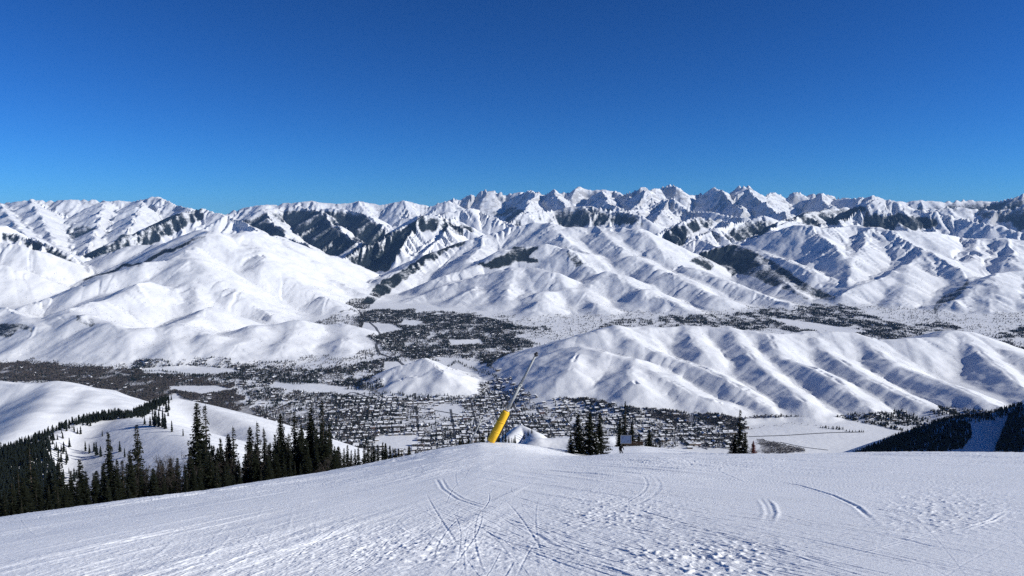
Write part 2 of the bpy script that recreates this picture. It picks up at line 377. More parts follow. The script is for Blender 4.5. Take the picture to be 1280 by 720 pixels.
 ('near', .52, 50, 544, .6, [(-160,470,3.0),(-80,474,3.0),(0,477,2.95),(30,482,2.9),(50,480,2.93),(68,478.5,2.95),(87,483,2.9),(112,493,2.85),(140,502,2.8),(152,511,2.72)]),
 ('near', .46, 50, 435, .6, [(68,478.5,2.95),(64,496,2.7),(45,515,2.45),(10,545,2.2)]),
 ('near', .46, 44, 435, .6, [(112,493,2.85),(100,505,2.65),(85,522,2.45)]),
 # wooded ridge with the two white shoulders, at the left of the piste
 ('close', .44, 14, 0, .6, [(-200,640,.62),(-60,590,.78),(10,566,.88),(40,553,.93),(63,545,.97),(80,536,1.01),(100,528,1.05),(120,524,1.08),(142,522,1.11),(165,521,1.17),(185,513,1.26),(202,503,1.34),(216,500,1.38)]),
 ('close', .35, 25, 0, .6, [(216,500,1.38),(232,502,1.38),(250,507,1.36),(280,518,1.31),(312,533,1.24),(330,547,1.15),(342,565,1.05)]),
 ('close', .34, 25, 0, .6, [(142,522,1.11),(160,524,1.06),(176,528,1.02),(205,539,.96),(233,552,.9),(262,572,.82),(290,600,.72)]),
 # dark wooded slope at the right, out of the sun
 ('close', .58, 14, 0, .6, [(1060,574,1.5),(1078,567,1.55),(1100,559,1.62),(1122,549,1.7),(1146,540,1.78),(1170,531,1.86),(1186,525,1.92),(1205,522,1.97),(1240,520,2.02),(1256,514,2.04),(1270,509,2.05),(1290,504,2.05),(1330,495,2.05),(1420,480,2.0),(1500,470,1.95)]),
 # the high shoulder out of the picture that keeps that slope in the shade
 ('close', 1.05, 14, 0, .6, [(2100,215,1.15),(1850,225,1.4),(1680,240,1.7),(1590,290,1.95),(1560,340,2.1)]),
 # two white mounds just below the rollover
 ('close', 1.0, 3, 0, .6, [(634,548,.218),(640,538,.228),(649,532.5,.234),(657,532,.236),(666,540,.225),(670,551,.21)]),
 ('close', 1.0, 3, 0, .6, [(674,552,.195),(682,546.5,.2),(693,544.5,.204),(707,546.5,.204),(722,552,.2)]),
 ('close', .8, 3, 0, .6, [(755,556,.19),(764,548,.2),(772,553,.2)]),
]

def grid_axes():
    n_az = 1500
    az = np.linspace(R(-50), R(50), n_az)
    r = [150.0]
    while r[-1] < 46000:
        q = r[-1]
        r.append(q * (1 + (.010 if q < 700 else .006 if q < 1600 else .0034 if q < 5500 else .0040 if q < 14500 else .0052)))
    return np.array(r), az
GR, GA = grid_axes()
NR, NA = len(GR), len(GA)
LR = np.log(GR)
XX = (GR[:, None] * np.sin(GA)[None, :]).astype(F32)
YY = (GR[:, None] * np.cos(GA)[None, :]).astype(F32)
RR = np.broadcast_to(GR[:, None], (NR, NA)).astype(F32)
AA = np.broadcast_to(GA[None, :], (NR, NA))

def smax(a, b, k):
    h = np.maximum(k - np.abs(a - b), 0) / k
    return np.maximum(a, b) + h * h * k * F32(.25)

FLOOR = floor_z(RR)
FLOOR = FLOOR + 3.0 * fbm(XX / 420, YY / 420, 2, 5)
H = smax(base_z(RR, AA), FLOOR, F32(40.0))

def resample(pts, step):
    pts = np.asarray(pts)
    seg = np.linalg.norm(np.diff(pts[:, :2], axis=0), axis=1)
    s = np.concatenate([[0], np.cumsum(seg)])
    n = max(2, int(s[-1] / step) + 1)
    t = np.unique(np.concatenate([np.linspace(0, s[-1], n), s]))
    keep = [0]
    for i in range(1, len(t)):
        if t[i] - t[keep[-1]] > step * .35 or i == len(t) - 1:
            keep.append(i)
    t = t[keep]
    return np.stack([np.interp(t, s, pts[:, k]) for k in range(3)], 1), t

def window(x0, x1, y0, y1):
    y0 = max(y0, 1.0)
    cs = [(x0, y0), (x0, y1), (x1, y0), (x1, y1)]
    a = [math.atan2(x, y) for x, y in cs]
    rmin = math.hypot(0 if x0 < 0 < x1 else min(abs(x0), abs(x1)), y0)
    rmax = max(math.hypot(*c) for c in cs)
    i0, i1 = np.searchsorted(GR, [rmin, rmax]); j0, j1 = np.searchsorted(GA, [min(a), max(a)])
    return max(0, i0 - 1), min(NR, i1 + 1), max(0, j0 - 1), min(NA, j1 + 1)

def lay(poly, slope, w, k, away=0.0):
    """raise the land to a crest line"""
    global H
    zmin = -960.0 if poly[:, 1].min() < 12000 else -700.0
    reach = max((poly[:, 2].max() - zmin) / slope + 2 * w, 60.0)
    x0, y0 = poly[:, :2].min(0) - reach; x1, y1 = poly[:, :2].max(0) + reach
    i0, i1, j0, j1 = window(x0, x1, y0, y1)
    if i1 <= i0 or j1 <= j0: return
    best = np.full((i1 - i0, j1 - j0), -5000, F32)
    for a, b in zip(poly[:-1], poly[1:]):
        rc = max((max(a[2], b[2]) - zmin) / slope + 2 * w, 60.0)
        k0, k1, l0, l1 = window(min(a[0], b[0]) - rc, max(a[0], b[0]) + rc, min(a[1], b[1]) - rc, max(a[1], b[1]) + rc)
        k0 = max(k0, i0); k1 = min(k1, i1); l0 = max(l0, j0); l1 = min(l1, j1)
        if k1 <= k0 or l1 <= l0: continue
        X = XX[k0:k1, l0:l1]; Y = YY[k0:k1, l0:l1]
        dx, dy = b[0] - a[0], b[1] - a[1]
        L2 = dx * dx + dy * dy + 1e-6
        t = np.clip(((X - F32(a[0])) * F32(dx) + (Y - F32(a[1])) * F32(dy)) / F32(L2), 0, 1)
        ex = X - F32(a[0]) - t * F32(dx); ey = Y - F32(a[1]) - t * F32(dy)
        d = np.sqrt(ex * ex + ey * ey + F32(w * w)) - F32(w)
        z = F32(a[2]) + t * F32(b[2] - a[2])
        if away:
            # steeper on the side that looks away from the piste
            cs = (ex * X + ey * Y) / (np.sqrt(ex * ex + ey * ey) * np.sqrt(X * X + Y * Y) + F32(1e-3))
            z = z - (F32(slope) + F32(away - slope) * np.clip(cs * F32(1.6) + F32(.1), 0, 1)) * d
        else:
            z = z - F32(slope) * d
        s = best[k0 - i0:k1 - i0, l0 - j0:l1 - j0]
        np.maximum(s, z, out=s)
    Hs = H[i0:i1, j0:j1]
    H[i0:i1, j0:j1] = smax(Hs, best, F32(k))

rr_ = random.Random(5)
for kind, slope, w, sp, sl, pts in RIDGES:
    slope *= {'hill': 1.13, 'mid': 1.1}.get(kind, 1.0)
    if kind == 'far' and slope > .6:
        pts = [(p[0], 244 - (244 - p[1]) * 1.06 if p[1] < 244 else p[1], p[2]) for p in pts]
    P = np.array([wpt(p) for p in pts])
    dist = np.median(P[:, 1])
    step = {'far': 260, 'mid': 220, 'hill': 140, 'near': 60, 'close': 40}[kind]
    Q, t = resample(P, step)
    amp = {'far': 50, 'mid': 45, 'hill': 40, 'near': 26, 'close': 2}[kind]
    ph = rr_.uniform(0, 500)
    tt = (t + ph).astype(F32)
    Q[:, 0] += amp * .6 * vnoise(tt / (step * 4.3), np.zeros_like(tt), 3)
    Q[:, 1] += amp * 1.4 * vnoise(tt / (step * 3.1), np.zeros_like(tt) + 5, 4)
    if kind == 'far' and slope <= .6:
        amp = 25; w *= 2.2
    zamp = {'far': 12 if slope > .6 else 4, 'mid': 10, 'hill': 7, 'near': 6, 'close': 0}[kind]
    Q[:, 2] += zamp * vnoise(tt / (step * 1.7), np.zeros_like(tt) + 9, 6)
    if kind == 'near':
        Q[:, 2] += 15.0 * vnoise(tt / 310.0, np.zeros_like(tt) + 3, 16) * np.clip(t / 150.0, 0, 1)
    k = {'far': 50, 'mid': 50, 'hill': 60, 'near': 18, 'close': 12}[kind]
    lay(Q, slope, w, k, .68 if kind == 'close' and slope < .5 else 0.0)
    if sp:
        # side spurs, as water would leave them
        ts = rr_.uniform(.2, .6) * sp
        while ts < t[-1]:
            c = np.array([np.interp(ts, t, Q[:, q]) for q in range(3)])
            e = min(t[-1], ts + sp * .5); b0 = max(0, ts - sp * .5)
            dv = np.array([np.interp(e, t, Q[:, q]) - np.interp(b0, t, Q[:, q]) for q in range(2)])
            dv /= np.linalg.norm(dv) + 1e-6
            fz = float(floor_z(np.array([math.hypot(c[0], c[1])]))[0])
            rel = c[2] - fz
            down = np.sign(np.interp(b0, t, Q[:, 2]) - np.interp(e, t, Q[:, 2]))
            for side in (-1, 1):
                if rr_.random() < .2 or rel < 25: continue
                L = min(rel * 1.5, sp * 4.0) * sl * rr_.uniform(.35, 1.2)
                ang = rr_.uniform(.0, .75) * down
                n = np.array([-dv[1], dv[0]]) * side
                dr = n * math.cos(ang) + dv * math.sin(ang)
                ss = slope * rr_.uniform(.72, .86)
                m = 5; path = []
                bend = rr_.uniform(-.25, .25)
                for q in range(m + 1):
                    f = q / m
                    d2 = dr * L * f + np.array([-dr[1], dr[0]]) * bend * L * f * f
                    path.append((c[0] + d2[0], c[1] + d2[1], c[2] - k * .3 - ss * L * f))
                lay(np.array(path), slope * 1.06, w * (1.0 if kind == 'hill' else .7), k * (1.5 if kind == 'hill' else .8))
            ts += sp * rr_.uniform(.5, 1.6) * (1.25 if kind == 'hill' else 1)

# gullies cut down the fall line
def grad_xy(h):
    gr = np.gradient(h, axis=0) / np.gradient(GR)[:, None].astype(F32)
    ga = np.gradient(h, axis=1) / (GR[:, None] * (GA[1] - GA[0])).astype(F32)
    s, c = np.sin(GA)[None, :].astype(F32), np.cos(GA)[None, :].astype(F32)
    return gr * s + ga * c, gr * c - ga * s

def erode(cell, amp, fade, seed, h, rows):
    """waves that run down the slope: ridges and gullies; amp is per unit slope, relative to the cell"""
    i0, i1 = rows
    gx, gy = grad_xy(h)
    gx, gy = gx[i0:i1], gy[i0:i1]
    sl = np.sqrt(gx * gx + gy * gy) + F32(1e-4)
    ux, uy = -gy / sl, gx / sl               # across the slope
    px = XX[i0:i1] / F32(cell); py = YY[i0:i1] / F32(cell)
    ix = np.floor(px); iy = np.floor(py); fx = px - ix; fy = py - iy
    ix = ix.astype(np.int64); iy = iy.astype(np.int64)
    va = np.zeros(px.shape, F32); wt = np.zeros(px.shape, F32)
    for a in range(-1, 3):
        for b in range(-1, 3):
            hx = hash01(ix + a, iy + b, seed) - F32(.5); hy = hash01(ix + a, iy + b, seed + 77) - F32(.5)
            dx = fx - a - hx * F32(.7); dy = fy - b - hy * F32(.7)
            w_ = np.exp(-(dx * dx + dy * dy) * F32(2.2))
            va += np.cos((dx * ux + dy * uy) * F32(6.2832)) * w_
            wt += w_
    va /= wt
    steep = np.clip((sl - F32(.10)) / F32(.25), 0, 1)
    out = h.copy()
    out[i0:i1] += (va - F32(.2)) * F32(cell * amp) * np.minimum(sl, .8) * steep * fade[i0:i1]
    return out

one = np.ones((NR, 1), F32)
near_f = np.clip((F32(13500) - GR[:, None]) / 4000, 0, 1).astype(F32) * np.clip((GR[:, None] - 2000) / 400, 0, 1).astype(F32)
mid_f = near_f * np.clip((GR[:, None] - 5000) / 1200, .12, 1).astype(F32)
far_f = np.clip((GR[:, None] - 9500) / 4000, 0, 1).astype(F32)
def row(r): return int(np.searchsorted(GR, r))
H = erode(1500, .13, far_f, 21, H, (row(9500), NR))
H = erode(620, .075, far_f, 22, H, (row(9500), NR))
H = erode(640, .055, mid_f, 23, H, (row(2000), row(13500)))
H = erode(230, .036, mid_f, 24, H, (row(2000), row(13500)))
H = erode(260, .045, far_f, 25, H, (row(9500), NR))
near2 = np.clip((F32(9000) - GR[:, None]) / 3000, 0, 1).astype(F32) * np.clip((GR[:, None] - 2000) / 400, 0, 1).astype(F32)
H = erode(95, .035, near2, 26, H, (row(2000), row(9000)))
# broad swells and hollows that break the straight lines
gx, gy = grad_xy(H)
SL = np.sqrt(gx * gx + gy * gy)
onhill = np.clip((SL - .08) * 6, 0, 1)
H += onhill * (fbm(XX / 230, YY / 260, 3, 35) * 8.0 + (1 - np.abs(fbm(XX / 420, YY / 380, 2, 37)) * 2) * 7.0) * np.clip((RR - 3200) / 500, 0, 1) * np.clip((6500 - RR) / 1500, 0, 1)
H += onhill * fbm(XX / 800, YY / 900, 3, 36) * 22.0 * np.clip((RR - 5500) / 1500, 0, 1) * np.clip((13500 - RR) / 2000, 0, 1)
# wind-worked unevenness
gx, gy = grad_xy(H)
SL = np.sqrt(gx * gx + gy * gy)
H += np.clip(SL * 3, 0, 1) * (fbm(XX / 160, YY / 160, 3, 31) * 3.0 * np.clip((RR - 300) / 5000, 0, 3))

def height_at(x, y):
    x = np.asarray(x, float); y = np.asarray(y, float)
    r = np.hypot(x, y); a = np.arctan2(x, y)
    fi = np.interp(np.log(r), LR, np.arange(NR)); fj = np.interp(a, GA, np.arange(NA))
    i = np.clip(fi.astype(int), 0, NR - 2); j = np.clip(fj.astype(int), 0, NA - 2)
    u = fi - i; v = fj - j
    z = (H[i, j] * (1 - u) * (1 - v) + H[i + 1, j] * u * (1 - v) + H[i, j + 1] * (1 - u) * v + H[i + 1, j + 1] * u * v)
    return z

PX, PY = to_px(XX, YY, H)
# ------------------------------------------------------------------ woods and rock on the land, as cover of the ground
FOREST = np.zeros((NR, NA), F32)
_s = np.clip(RR / 11000, .5, 2)
WX = PX + (7.0 * fbm(XX / (260 * _s), YY / (420 * _s), 4, 81)).astype(F32)
WY = PY + (3.4 * fbm(XX / (260 * _s), YY / (420 * _s), 4, 91)).astype(F32)
def cover(dens, dmin, dmax, poly, soft=0):
    poly = np.asarray(poly, float)
    m = (YY > dmin * 1000) & (YY < dmax * 1000) & (WX > poly[:, 0].min()) & (WX < poly[:, 0].max()) & (WY > poly[:, 1].min()) & (WY < poly[:, 1].max())
    idx = np.nonzero(m)
    q = inpoly(WX[idx], WY[idx], poly)
    ii = (idx[0][q], idx[1][q])
    FOREST[ii] = np.maximum(FOREST[ii], dens)

WOODS = [
 (.95, 11.5, 18, [(256,258),(225,261),(188,280),(150,297),(95,324),(100,330),(130,325),(170,312),(200,302),(218,290),(250,276)]),
 (.55, 16, 24, [(20,300),(45,292),(70,284),(115,280),(140,288),(125,305),(95,322),(60,312)]),
 (.80, 9.6, 12, [(0,278),(20,288),(50,300),(104,330),(85,333),(60,320),(30,308),(0,300)]),
 (.75, 11.5, 19, [(295,278),(345,260),(430,260),(470,274),(492,295),(470,308),(425,318),(400,320),(370,313),(340,298),(318,288)]),
 (.92, 11, 14.5, [(428,322),(470,298),(515,277),(530,267),(570,275),(603,292),(575,295),(545,290),(517,291),(505,305),(492,325),(480,340),(455,336)]),
 (.93, 7.9, 11.5, [(445,381),(480,348),(508,332),(535,317),(578,301),(578,306),(556,318),(530,333),(500,352),(478,371),(462,382),(450,386)]),
 (.85, 8.8, 10.6, [(598,331),(640,310),(670,309),(662,320),(672,330),(655,328),(640,331),(615,336)]),
 (.55, 8.9, 10.2, [(705,306),(722,314),(734,326),(742,342),(732,345),(722,335),(712,322)]),
 (.92, 11, 15, [(828,292),(870,270),(903,272),(900,282),(872,288),(858,298),(848,310),(842,328),(832,315)]),
 (.95, 9.5, 11.5, [(846,330),(870,318),(897,309),(925,304),(915,318),(898,330),(885,340),(866,335)]),
 (.6, 8.8, 11, [(900,330),(930,310),(950,315),(940,330),(920,345),(905,345)]),
 (.50, 7.8, 11, [(925,305),(965,322),(1000,348),(1062,379),(1010,376),(945,347),(890,336),(905,318)]),
 (.62, 12, 15.5, [(860,298),(900,284),(952,270),(1000,270),(975,285),(940,300),(910,306),(885,300)]),
 (.95, 12, 15.5, [(1075,273),(1095,266),(1130,269),(1165,274),(1183,283),(1150,289),(1110,287),(1080,284)]),
 (.85, 12.5, 18, [(985,277),(1008,262),(1045,260),(1072,256),(1092,260),(1062,274),(1050,284),(1000,282)]),
 (.66, 15, 24, [(1135,262),(1165,256),(1200,250),(1240,252),(1300,240),(1400,235),(1400,290),(1280,288),(1240,276),(1200,268)]),
 (.70, 14, 20, [(660,275),(690,258),(742,257),(770,262),(800,264),(808,284),(780,280),(740,285),(700,284)]),
 (.6, 14, 24, [(612,262),(640,258),(660,266),(650,285),(630,280)]),
 (.62, 7.0, 10, [(262,290),(258,296),(215,314),(180,330),(130,344),(92,354),(90,351),(130,340),(175,325),(215,308)]),
 (.5, 6.5, 9, [(1205,349),(1195,360),(1165,383),(1165,396),(1172,408),(1180,405),(1175,388),(1190,375),(1210,356)]),
 (.55, 4.6, 7, [(98,393),(120,396),(128,402),(118,408),(97,404)]),
 (.55, 4.6, 7, [(0,402),(20,404),(44,410),(42,418),(20,414),(8,424),(0,418)]),
]
for d_, a_, b_, p_ in WOODS:
    cover(d_, a_, b_, p_)
# trees keep to the slopes turned from the sun, and thin out on sunny ribs
gx, gy = grad_xy(H)
NX = gx / np.sqrt(1 + gx * gx + gy * gy)          # > 0: falls towards -x
ASP = np.clip(.86 + 1.0 * NX + .2 * gy, .5, 1.25)
FOREST = np.where(YY > 2300, FOREST * ASP, FOREST).astype(F32)
# and they stand thicker in the hollows than on the ribs, where the wind keeps them thin
HB = H.copy()
for _ in range(14):
    HB[1:-1, 1:-1] = (HB[:-2, 1:-1] + HB[2:, 1:-1] + HB[1:-1, :-2] + HB[1:-1, 2:]) / 4
CV = (HB - H) / (np.clip(RR / 9000, .3, 3) * F32(6.0))
FOREST = np.where(YY > 6500, FOREST * np.clip(1.06 + .15 * CV, .66, 1.18), FOREST).astype(F32)
# soften the edges
for _ in range(2):
    FOREST[1:-1, 1:-1] = (FOREST[1:-1, 1:-1] * 2 + FOREST[:-2, 1:-1] + FOREST[2:, 1:-1] + FOREST[1:-1, :-2] + FOREST[1:-1, 2:]) / 6

RELIEF_ = H - FLOOR
FIELDS = [  # left open and white
 [(470,545),(522,543),(527,556),(500,562),(468,557)], [(543,507),(575,505),(583,514),(560,519),(545,516)],
 [(175,461),(230,457),(292,461),(300,465),(240,469),(180,467)], [(342,477),(400,480),(440,485),(470,490),(440,494),(390,491),(340,485)], [(208,483),(270,482),(292,487),(255,493),(222,489)],
 [(455,403),(490,405),(503,412),(472,419),(452,411)], [(542,446),(580,449),(612,460),(640,470),(600,480),(585,474),(570,462)],
 [(955,396),(1020,404),(1085,414),(1060,418),(1000,411)], [(930,524),(1040,520),(1130,541),(1075,566),(1010,562),(940,546)], [(480,452),(600,452),(600,495),(480,498)],
 [(380,440),(410,436),(420,440),(400,446)], [(505,400),(530,402),(520,408),(500,406)], [(560,425),(600,424),(605,430),(565,432)],
]
def snow_land_mat():
    m, t = new_mat('mountain snow')
    geo = t.n('ShaderNodeNewGeometry')
    pos = geo.outputs['Position']
    p = t.n('ShaderNodeBsdfPrincipled', ins={'Roughness': .75, 'Specular IOR Level': .15})
    # snow itself, a little cleaner here, a little wind-crusted there
    n1 = t.noise(pos, .004, 5.0)
    snow = t.mix(t.ramp(n1, .3, .7), (.74, .75, .77), (.83, .835, .845))
    # sage and stones poking through on the nearer hills
    n2 = t.noise(pos, .055, 3.0, .7)
    sage = t.ramp(n2, t.ramp(t.attr('sage'), 0, 1, .86, .60), .9)
    c1 = t.mix(t.math('MULTIPLY', sage, .8), snow, (.10, .085, .07))
    # brush and reeds standing through the snow on the valley floor
    n6 = t.noise(pos, .03, 6.0, .75)
    fb = t.ramp(t.math('SUBTRACT', t.attr('brush'), n6), -.06, .14)
    c1 = t.mix(t.math('MULTIPLY', fb, .75), c1, (.17, .155, .15))
    # woods: the ground is covered where the tree noise lies under the cover value
    n3 = t.noise(pos, t.attr('wscale'), 8.0, .72)
    f = t.ramp(t.math('SUBTRACT', t.attr('forest'), n3), -.14, .22)
    c2 = t.mix(f, c1, (.022, .031, .034))
    # bare rock where it is too steep for snow, high up
    n4 = t.noise(pos, .006, 8.0, .7)
    sep = t.n('ShaderNodeSeparateXYZ'); t.t.links.new(geo.outputs['Normal'], sep.inputs[0])
    steep = t.math('SUBTRACT', .84, sep.outputs['Z'])
    rk = t.math('MULTIPLY', t.ramp(t.math('ADD', steep, t.math('MULTIPLY', t.math('SUBTRACT', n4, .5), .9)), .02, .16), t.attr('high'))
    c3 = t.mix(t.math('MULTIPLY', rk, .55), c2, (.16, .15, .15))
    t.t.links.new(c3, p.inputs['Base Color'])
    n5 = t.noise(pos, .03, 5.0, .6)
    b1 = t.n('ShaderNodeBump', ins={'Strength': .35, 'Distance': 6.0, 'Height': n5})
    b2 = t.n('ShaderNodeBump', ins={'Strength': t.math('MULTIPLY', f, .9), 'Distance': 18.0, 'Height': n3, 'Normal': b1.outputs[0]})
    t.t.links.new(b2.outputs[0], p.inputs['Normal'])
    t.out(p.outputs[0])
    return m
M_LAND = snow_land_mat()

BRUSH = np.zeros((NR, NA), F32)
for dens, poly in ((.62, [(-80,452),(60,456),(140,462),(200,468),(280,482),(300,500),(335,520),(400,548),(330,548),(290,520),(215,494),(150,514),(120,490),(60,477),(-80,475)]),
                   (.62, [(628,442),(650,450),(672,468),(700,484),(760,499),(800,510),(880,519),(935,524),(930,534),(860,528),(780,516),(700,496),(650,476)]),
                   (.55, [(330,510),(370,515),(400,520),(420,548),(380,556),(345,535)]),
                   (.48, [(440,396),(470,386),(520,390),(590,393),(640,405),(650,430),(640,448),(560,445),(495,448),(470,432),(455,415)]),
                   (.45, [(420,500),(560,498),(640,466),(690,480),(760,500),(820,515),(925,532),(925,560),(820,560),(560,575),(420,575)]),
                   (.30, [(560,400),(800,392),(1000,378),(1300,388),(1300,440),(1000,420),(640,445)]), (.60, [(945,548),(975,546),(1012,556),(1005,566),(940,567)]), (.55, [(855,541),(905,543),(925,548),(922,554),(865,553)]),
                   (.48, [(820,408),(835,397),(900,395),(960,388),(1000,383),(1060,382),(1082,393),(1140,409),(1180,405),(1210,415),(1110,425),(1065,417),(900,408)])):
    m = (RELIEF_ < 25) & (RR > 2300) & inpoly(WX, WY, poly)
    BRUSH[m] = np.maximum(BRUSH[m], dens)
for f_ in FIELDS:
    BRUSH[inpoly(PX, PY, f_)] *= .2
for _ in range(2):
    BRUSH[1:-1, 1:-1] = (BRUSH[1:-1, 1:-1] * 2 + BRUSH[:-2, 1:-1] + BRUSH[2:, 1:-1] + BRUSH[1:-1, :-2] + BRUSH[1:-1, 2:]) / 6
RIM = 11200.0                                   # where foothills give way to the far ranges
SAGE = (np.clip(1 - (RR - 3500) / 5000, 0, 1) * np.clip(.42 + .55 * fbm(XX / 500, YY / 500, 3, 41), 0, 1)).astype(F32)
SAGE *= (RR > 2300)
HIGH = np.clip((RR - 15000) / 3000, 0, 1).astype(F32)
WSC = np.interp(RR, [1000, 9000, 22000], [.05, .026, .013]).astype(F32)

# shared normals, so that the pieces meet without a seam
gx, gy = grad_xy(H)
NRM = np.stack([-gx, -gy, np.ones_like(gx)], -1)
NRM /= np.linalg.norm(NRM, axis=-1, keepdims=True)

RELIEF = H - FLOOR
flat_v = (RELIEF < 14) & (RR > 2200)
def land(name, facemask, label):
    ii, jj = np.nonzero(facemask)
    a = ii * NA + jj
    f = np.stack([a, a + 1, a + NA + 1, a + NA], 1)
    used, inv = np.unique(f, return_inverse=True)
    f = inv.reshape(f.shape)
    v = np.stack([XX.ravel()[used], YY.ravel()[used], H.ravel()[used]], 1)
    me = mesh_from(name, v, f, True, [M_LAND])
    for nm, arr in (('forest', FOREST), ('sage', SAGE), ('high', HIGH), ('wscale', WSC), ('brush', BRUSH)):
        add_attr(me, nm, arr.ravel()[used])
    me.normals_split_custom_set_from_vertices(NRM.reshape(-1, 3)[used].astype(F32))
    return link(name, me, kind='structure')
fr = GR[:-1]
fm = np.ones((NR - 1, NA - 1), bool)
far_m = fm & (fr[:, None] >= RIM)
near_m = fm & (fr[:, None] < 2300)
fl = flat_v[:-1, :-1] & flat_v[1:, 1:]
val_m = fm & ~far_m & ~near_m & fl
hill_m = fm & ~far_m & ~near_m & ~val_m
land('far_mountains', far_m, None)
land('hills', hill_m, None)
land('valley_floor', val_m, None)
land('mountain_slope', near_m, None)
# ------------------------------------------------------------------ the piste in front: chopped snow, ski tracks, drifted ribs
pa = np.concatenate([np.linspace(-math.pi, R(-44), 130)[:-1], np.linspace(R(-44), R(44), 1900), np.linspace(R(44), math.pi, 130)[1:]])
u = np.linspace(1 / 5.5, 1 / 42.0, 760)
pr = list(1 / u)
while pr[-1] < 150.0:
    pr.append(pr[-1] * 1.0052)
pr[-1] = 150.0
pr = np.array([.02, .6, 1.4, 2.4, 3.4, 4.4] + [q for q in pr])
PA, PR = np.meshgrid(pa, pr)
PXX = (PR * np.sin(PA)).astype(F32); PYY = (PR * np.cos(PA)).astype(F32)
PZ = base_z(np.maximum(PR, 4.0), PA)
PZ = np.where(PR < 4.0, -EYE - (PR / 4.0) * (-EYE - PZ), PZ)
PZ = np.where(PR < 4.0, -EYE + (PZ + EYE), PZ)
fine = (np.clip((PR - 5) / 2, 0, 1) * np.clip((R(46) - np.abs(PA)) / .08, 0, 1)).astype(F32)
edge = (np.clip((150.0 - PR) / 8.0, 0, 1)).astype(F32)
# direction of travel: down the fall line, a little to the right
def piste_relief(ang):
    """unevenness of the snow where the traffic runs in one direction"""
    c0, s0 = math.cos(ang), math.sin(ang)
    AL = PYY * F32(c0) + PXX * F32(s0); AC = PXX * F32(c0) - PYY * F32(s0)
    wob = .9 * vnoise(PXX / 9, PYY / 9, 61)
    rel = .10 * vnoise(PXX / 17, PYY / 26, 51) + .035 * vnoise(AC / 5.0, AL / 9.0, 52)
    rel += .008 * fbm(AC / 1.6 + wob * .25, AL / 5.5, 3, 53)
    m1 = np.clip(.5 + .9 * vnoise(PXX / 12, PYY / 15, 54), 0.05, 1)           # where the skiers chopped it up
    ribs = fbm((AC + wob * .4) / .16, AL / 3.2, 3, 55, .6)
    rel += .012 * np.clip(ribs - .25, 0, 1) * (1.2 - m1)
    ribs2 = fbm((AC * .90 + AL * .42) / .13, (AL - .42 * AC) / 2.6, 2, 155, .6)
    rel += .006 * np.clip(ribs2 - .2, 0, 1)
    lump = fbm(PXX / .26, PYY / .34, 3, 56, .65)
    rel += .013 * np.clip(lump, 0, 1.2) * m1
    clod = vnoise(PXX / .095, PYY / .13, 57)
    rel += .020 * np.clip(clod - .22, 0, 1) * np.clip(m1 * 1.5 - .2, 0, 1)
    clod2 = vnoise(PXX / .05 + 9, PYY / .075, 59)
    rel += .010 * np.clip(clod2 - .15, 0, 1)
    # chatter: short scraped steps across the slope
    chat = fbm((AC + .5 * AL) / 1.1, (AL - .3 * AC) / .30, 2, 66, .6)
    scr = fbm((AC + .2 * AL) / 1.5, AL / .75, 3, 321, .6)
    rel += (.012 + .030 * np.clip((PR - 10) / 60, 0, 1)).astype(F32) * np.clip(scr - .22, 0, .6) * np.clip(.7 + 1.2 * vnoise(PXX / 7, PYY / 11, 322), 0, 1.4)
    scr2 = fbm((AC - .5 * AL) / 2.6, (AL + .2 * AC) / .9, 3, 331, .6)
    rel -= (.008 + .024 * np.clip((PR - 10) / 60, 0, 1)).astype(F32) * np.clip(scr2 - .3, 0, .6)
    rel += .010 * np.clip(chat - .2, 0, .5) * np.clip(.6 + vnoise(PXX / 6, PYY / 8, 67), 0, 1)
    # broader humps and scrapes that still read further down
    mid_ = np.clip((PR - 14) / 50, 0, 1.7).astype(F32)
    rel += mid_ * (.030 * fbm((AC + .25 * AL) / .9, AL / 3.4, 3, 301, .6) + .022 * np.clip(fbm(PXX / .7, PYY / 1.8, 3, 302, .65) - .1, 0, 1) + .05 * np.clip(vnoise(PXX / 2.2, PYY / 5.5, 303) - .25, 0, 1))
    pl_ = fbm((AC + wob * .3) / 1.15, AL / 8.0, 3, 341, .6)
    rel += mid_ * (.050 * fbm((AC + .10 * AL) / 1.5, AL / 10.0, 3, 342, .55) + .030 * np.clip(pl_ * 4, -.5, .5) + .03 * np.clip(fbm((AC - .2 * AL) / .8, AL / 5.0, 2, 343) * 3 - .6, 0, .6))
    # long wind-drawn streaks down the slope
    st1 = fbm((AC + wob * .25) / .42, AL / 13.0, 3, 351, .6)
    st2 = fbm((AC + wob * .2) / .85, AL / 20.0, 2, 352, .6)
    rel += .034 * np.clip(st1 - .18, 0, .8) * np.clip(.6 + 1.3 * vnoise(PXX / 8 + 5, PYY / 14, 353), 0, 1.4) + .045 * np.clip(st2 - .22, 0, .8)
    # scraped lanes and rougher lanes alternate across the slope
    lane = np.clip(.55 + 1.1 * vnoise(AC / 3.6 + 3, AL / 19.0, 311) + .5 * vnoise(PXX / 8, PYY / 10, 312), .18, 1.5)
    rel = rel * lane
    return rel
# skiers cross to the right below us on the left side, and to the left on the right side
turnw = np.clip((PA - R(-10)) / R(22), 0, 1).astype(F32); turnw = turnw * turnw * (3 - 2 * turnw)
rel = piste_relief(.17) * (1 - turnw) + piste_relief(-.40) * turnw
c0, s0 = math.cos(.17), math.sin(.17)
AL = PYY * F32(c0) + PXX * F32(s0); AC = PXX * F32(c0) - PYY * F32(s0)
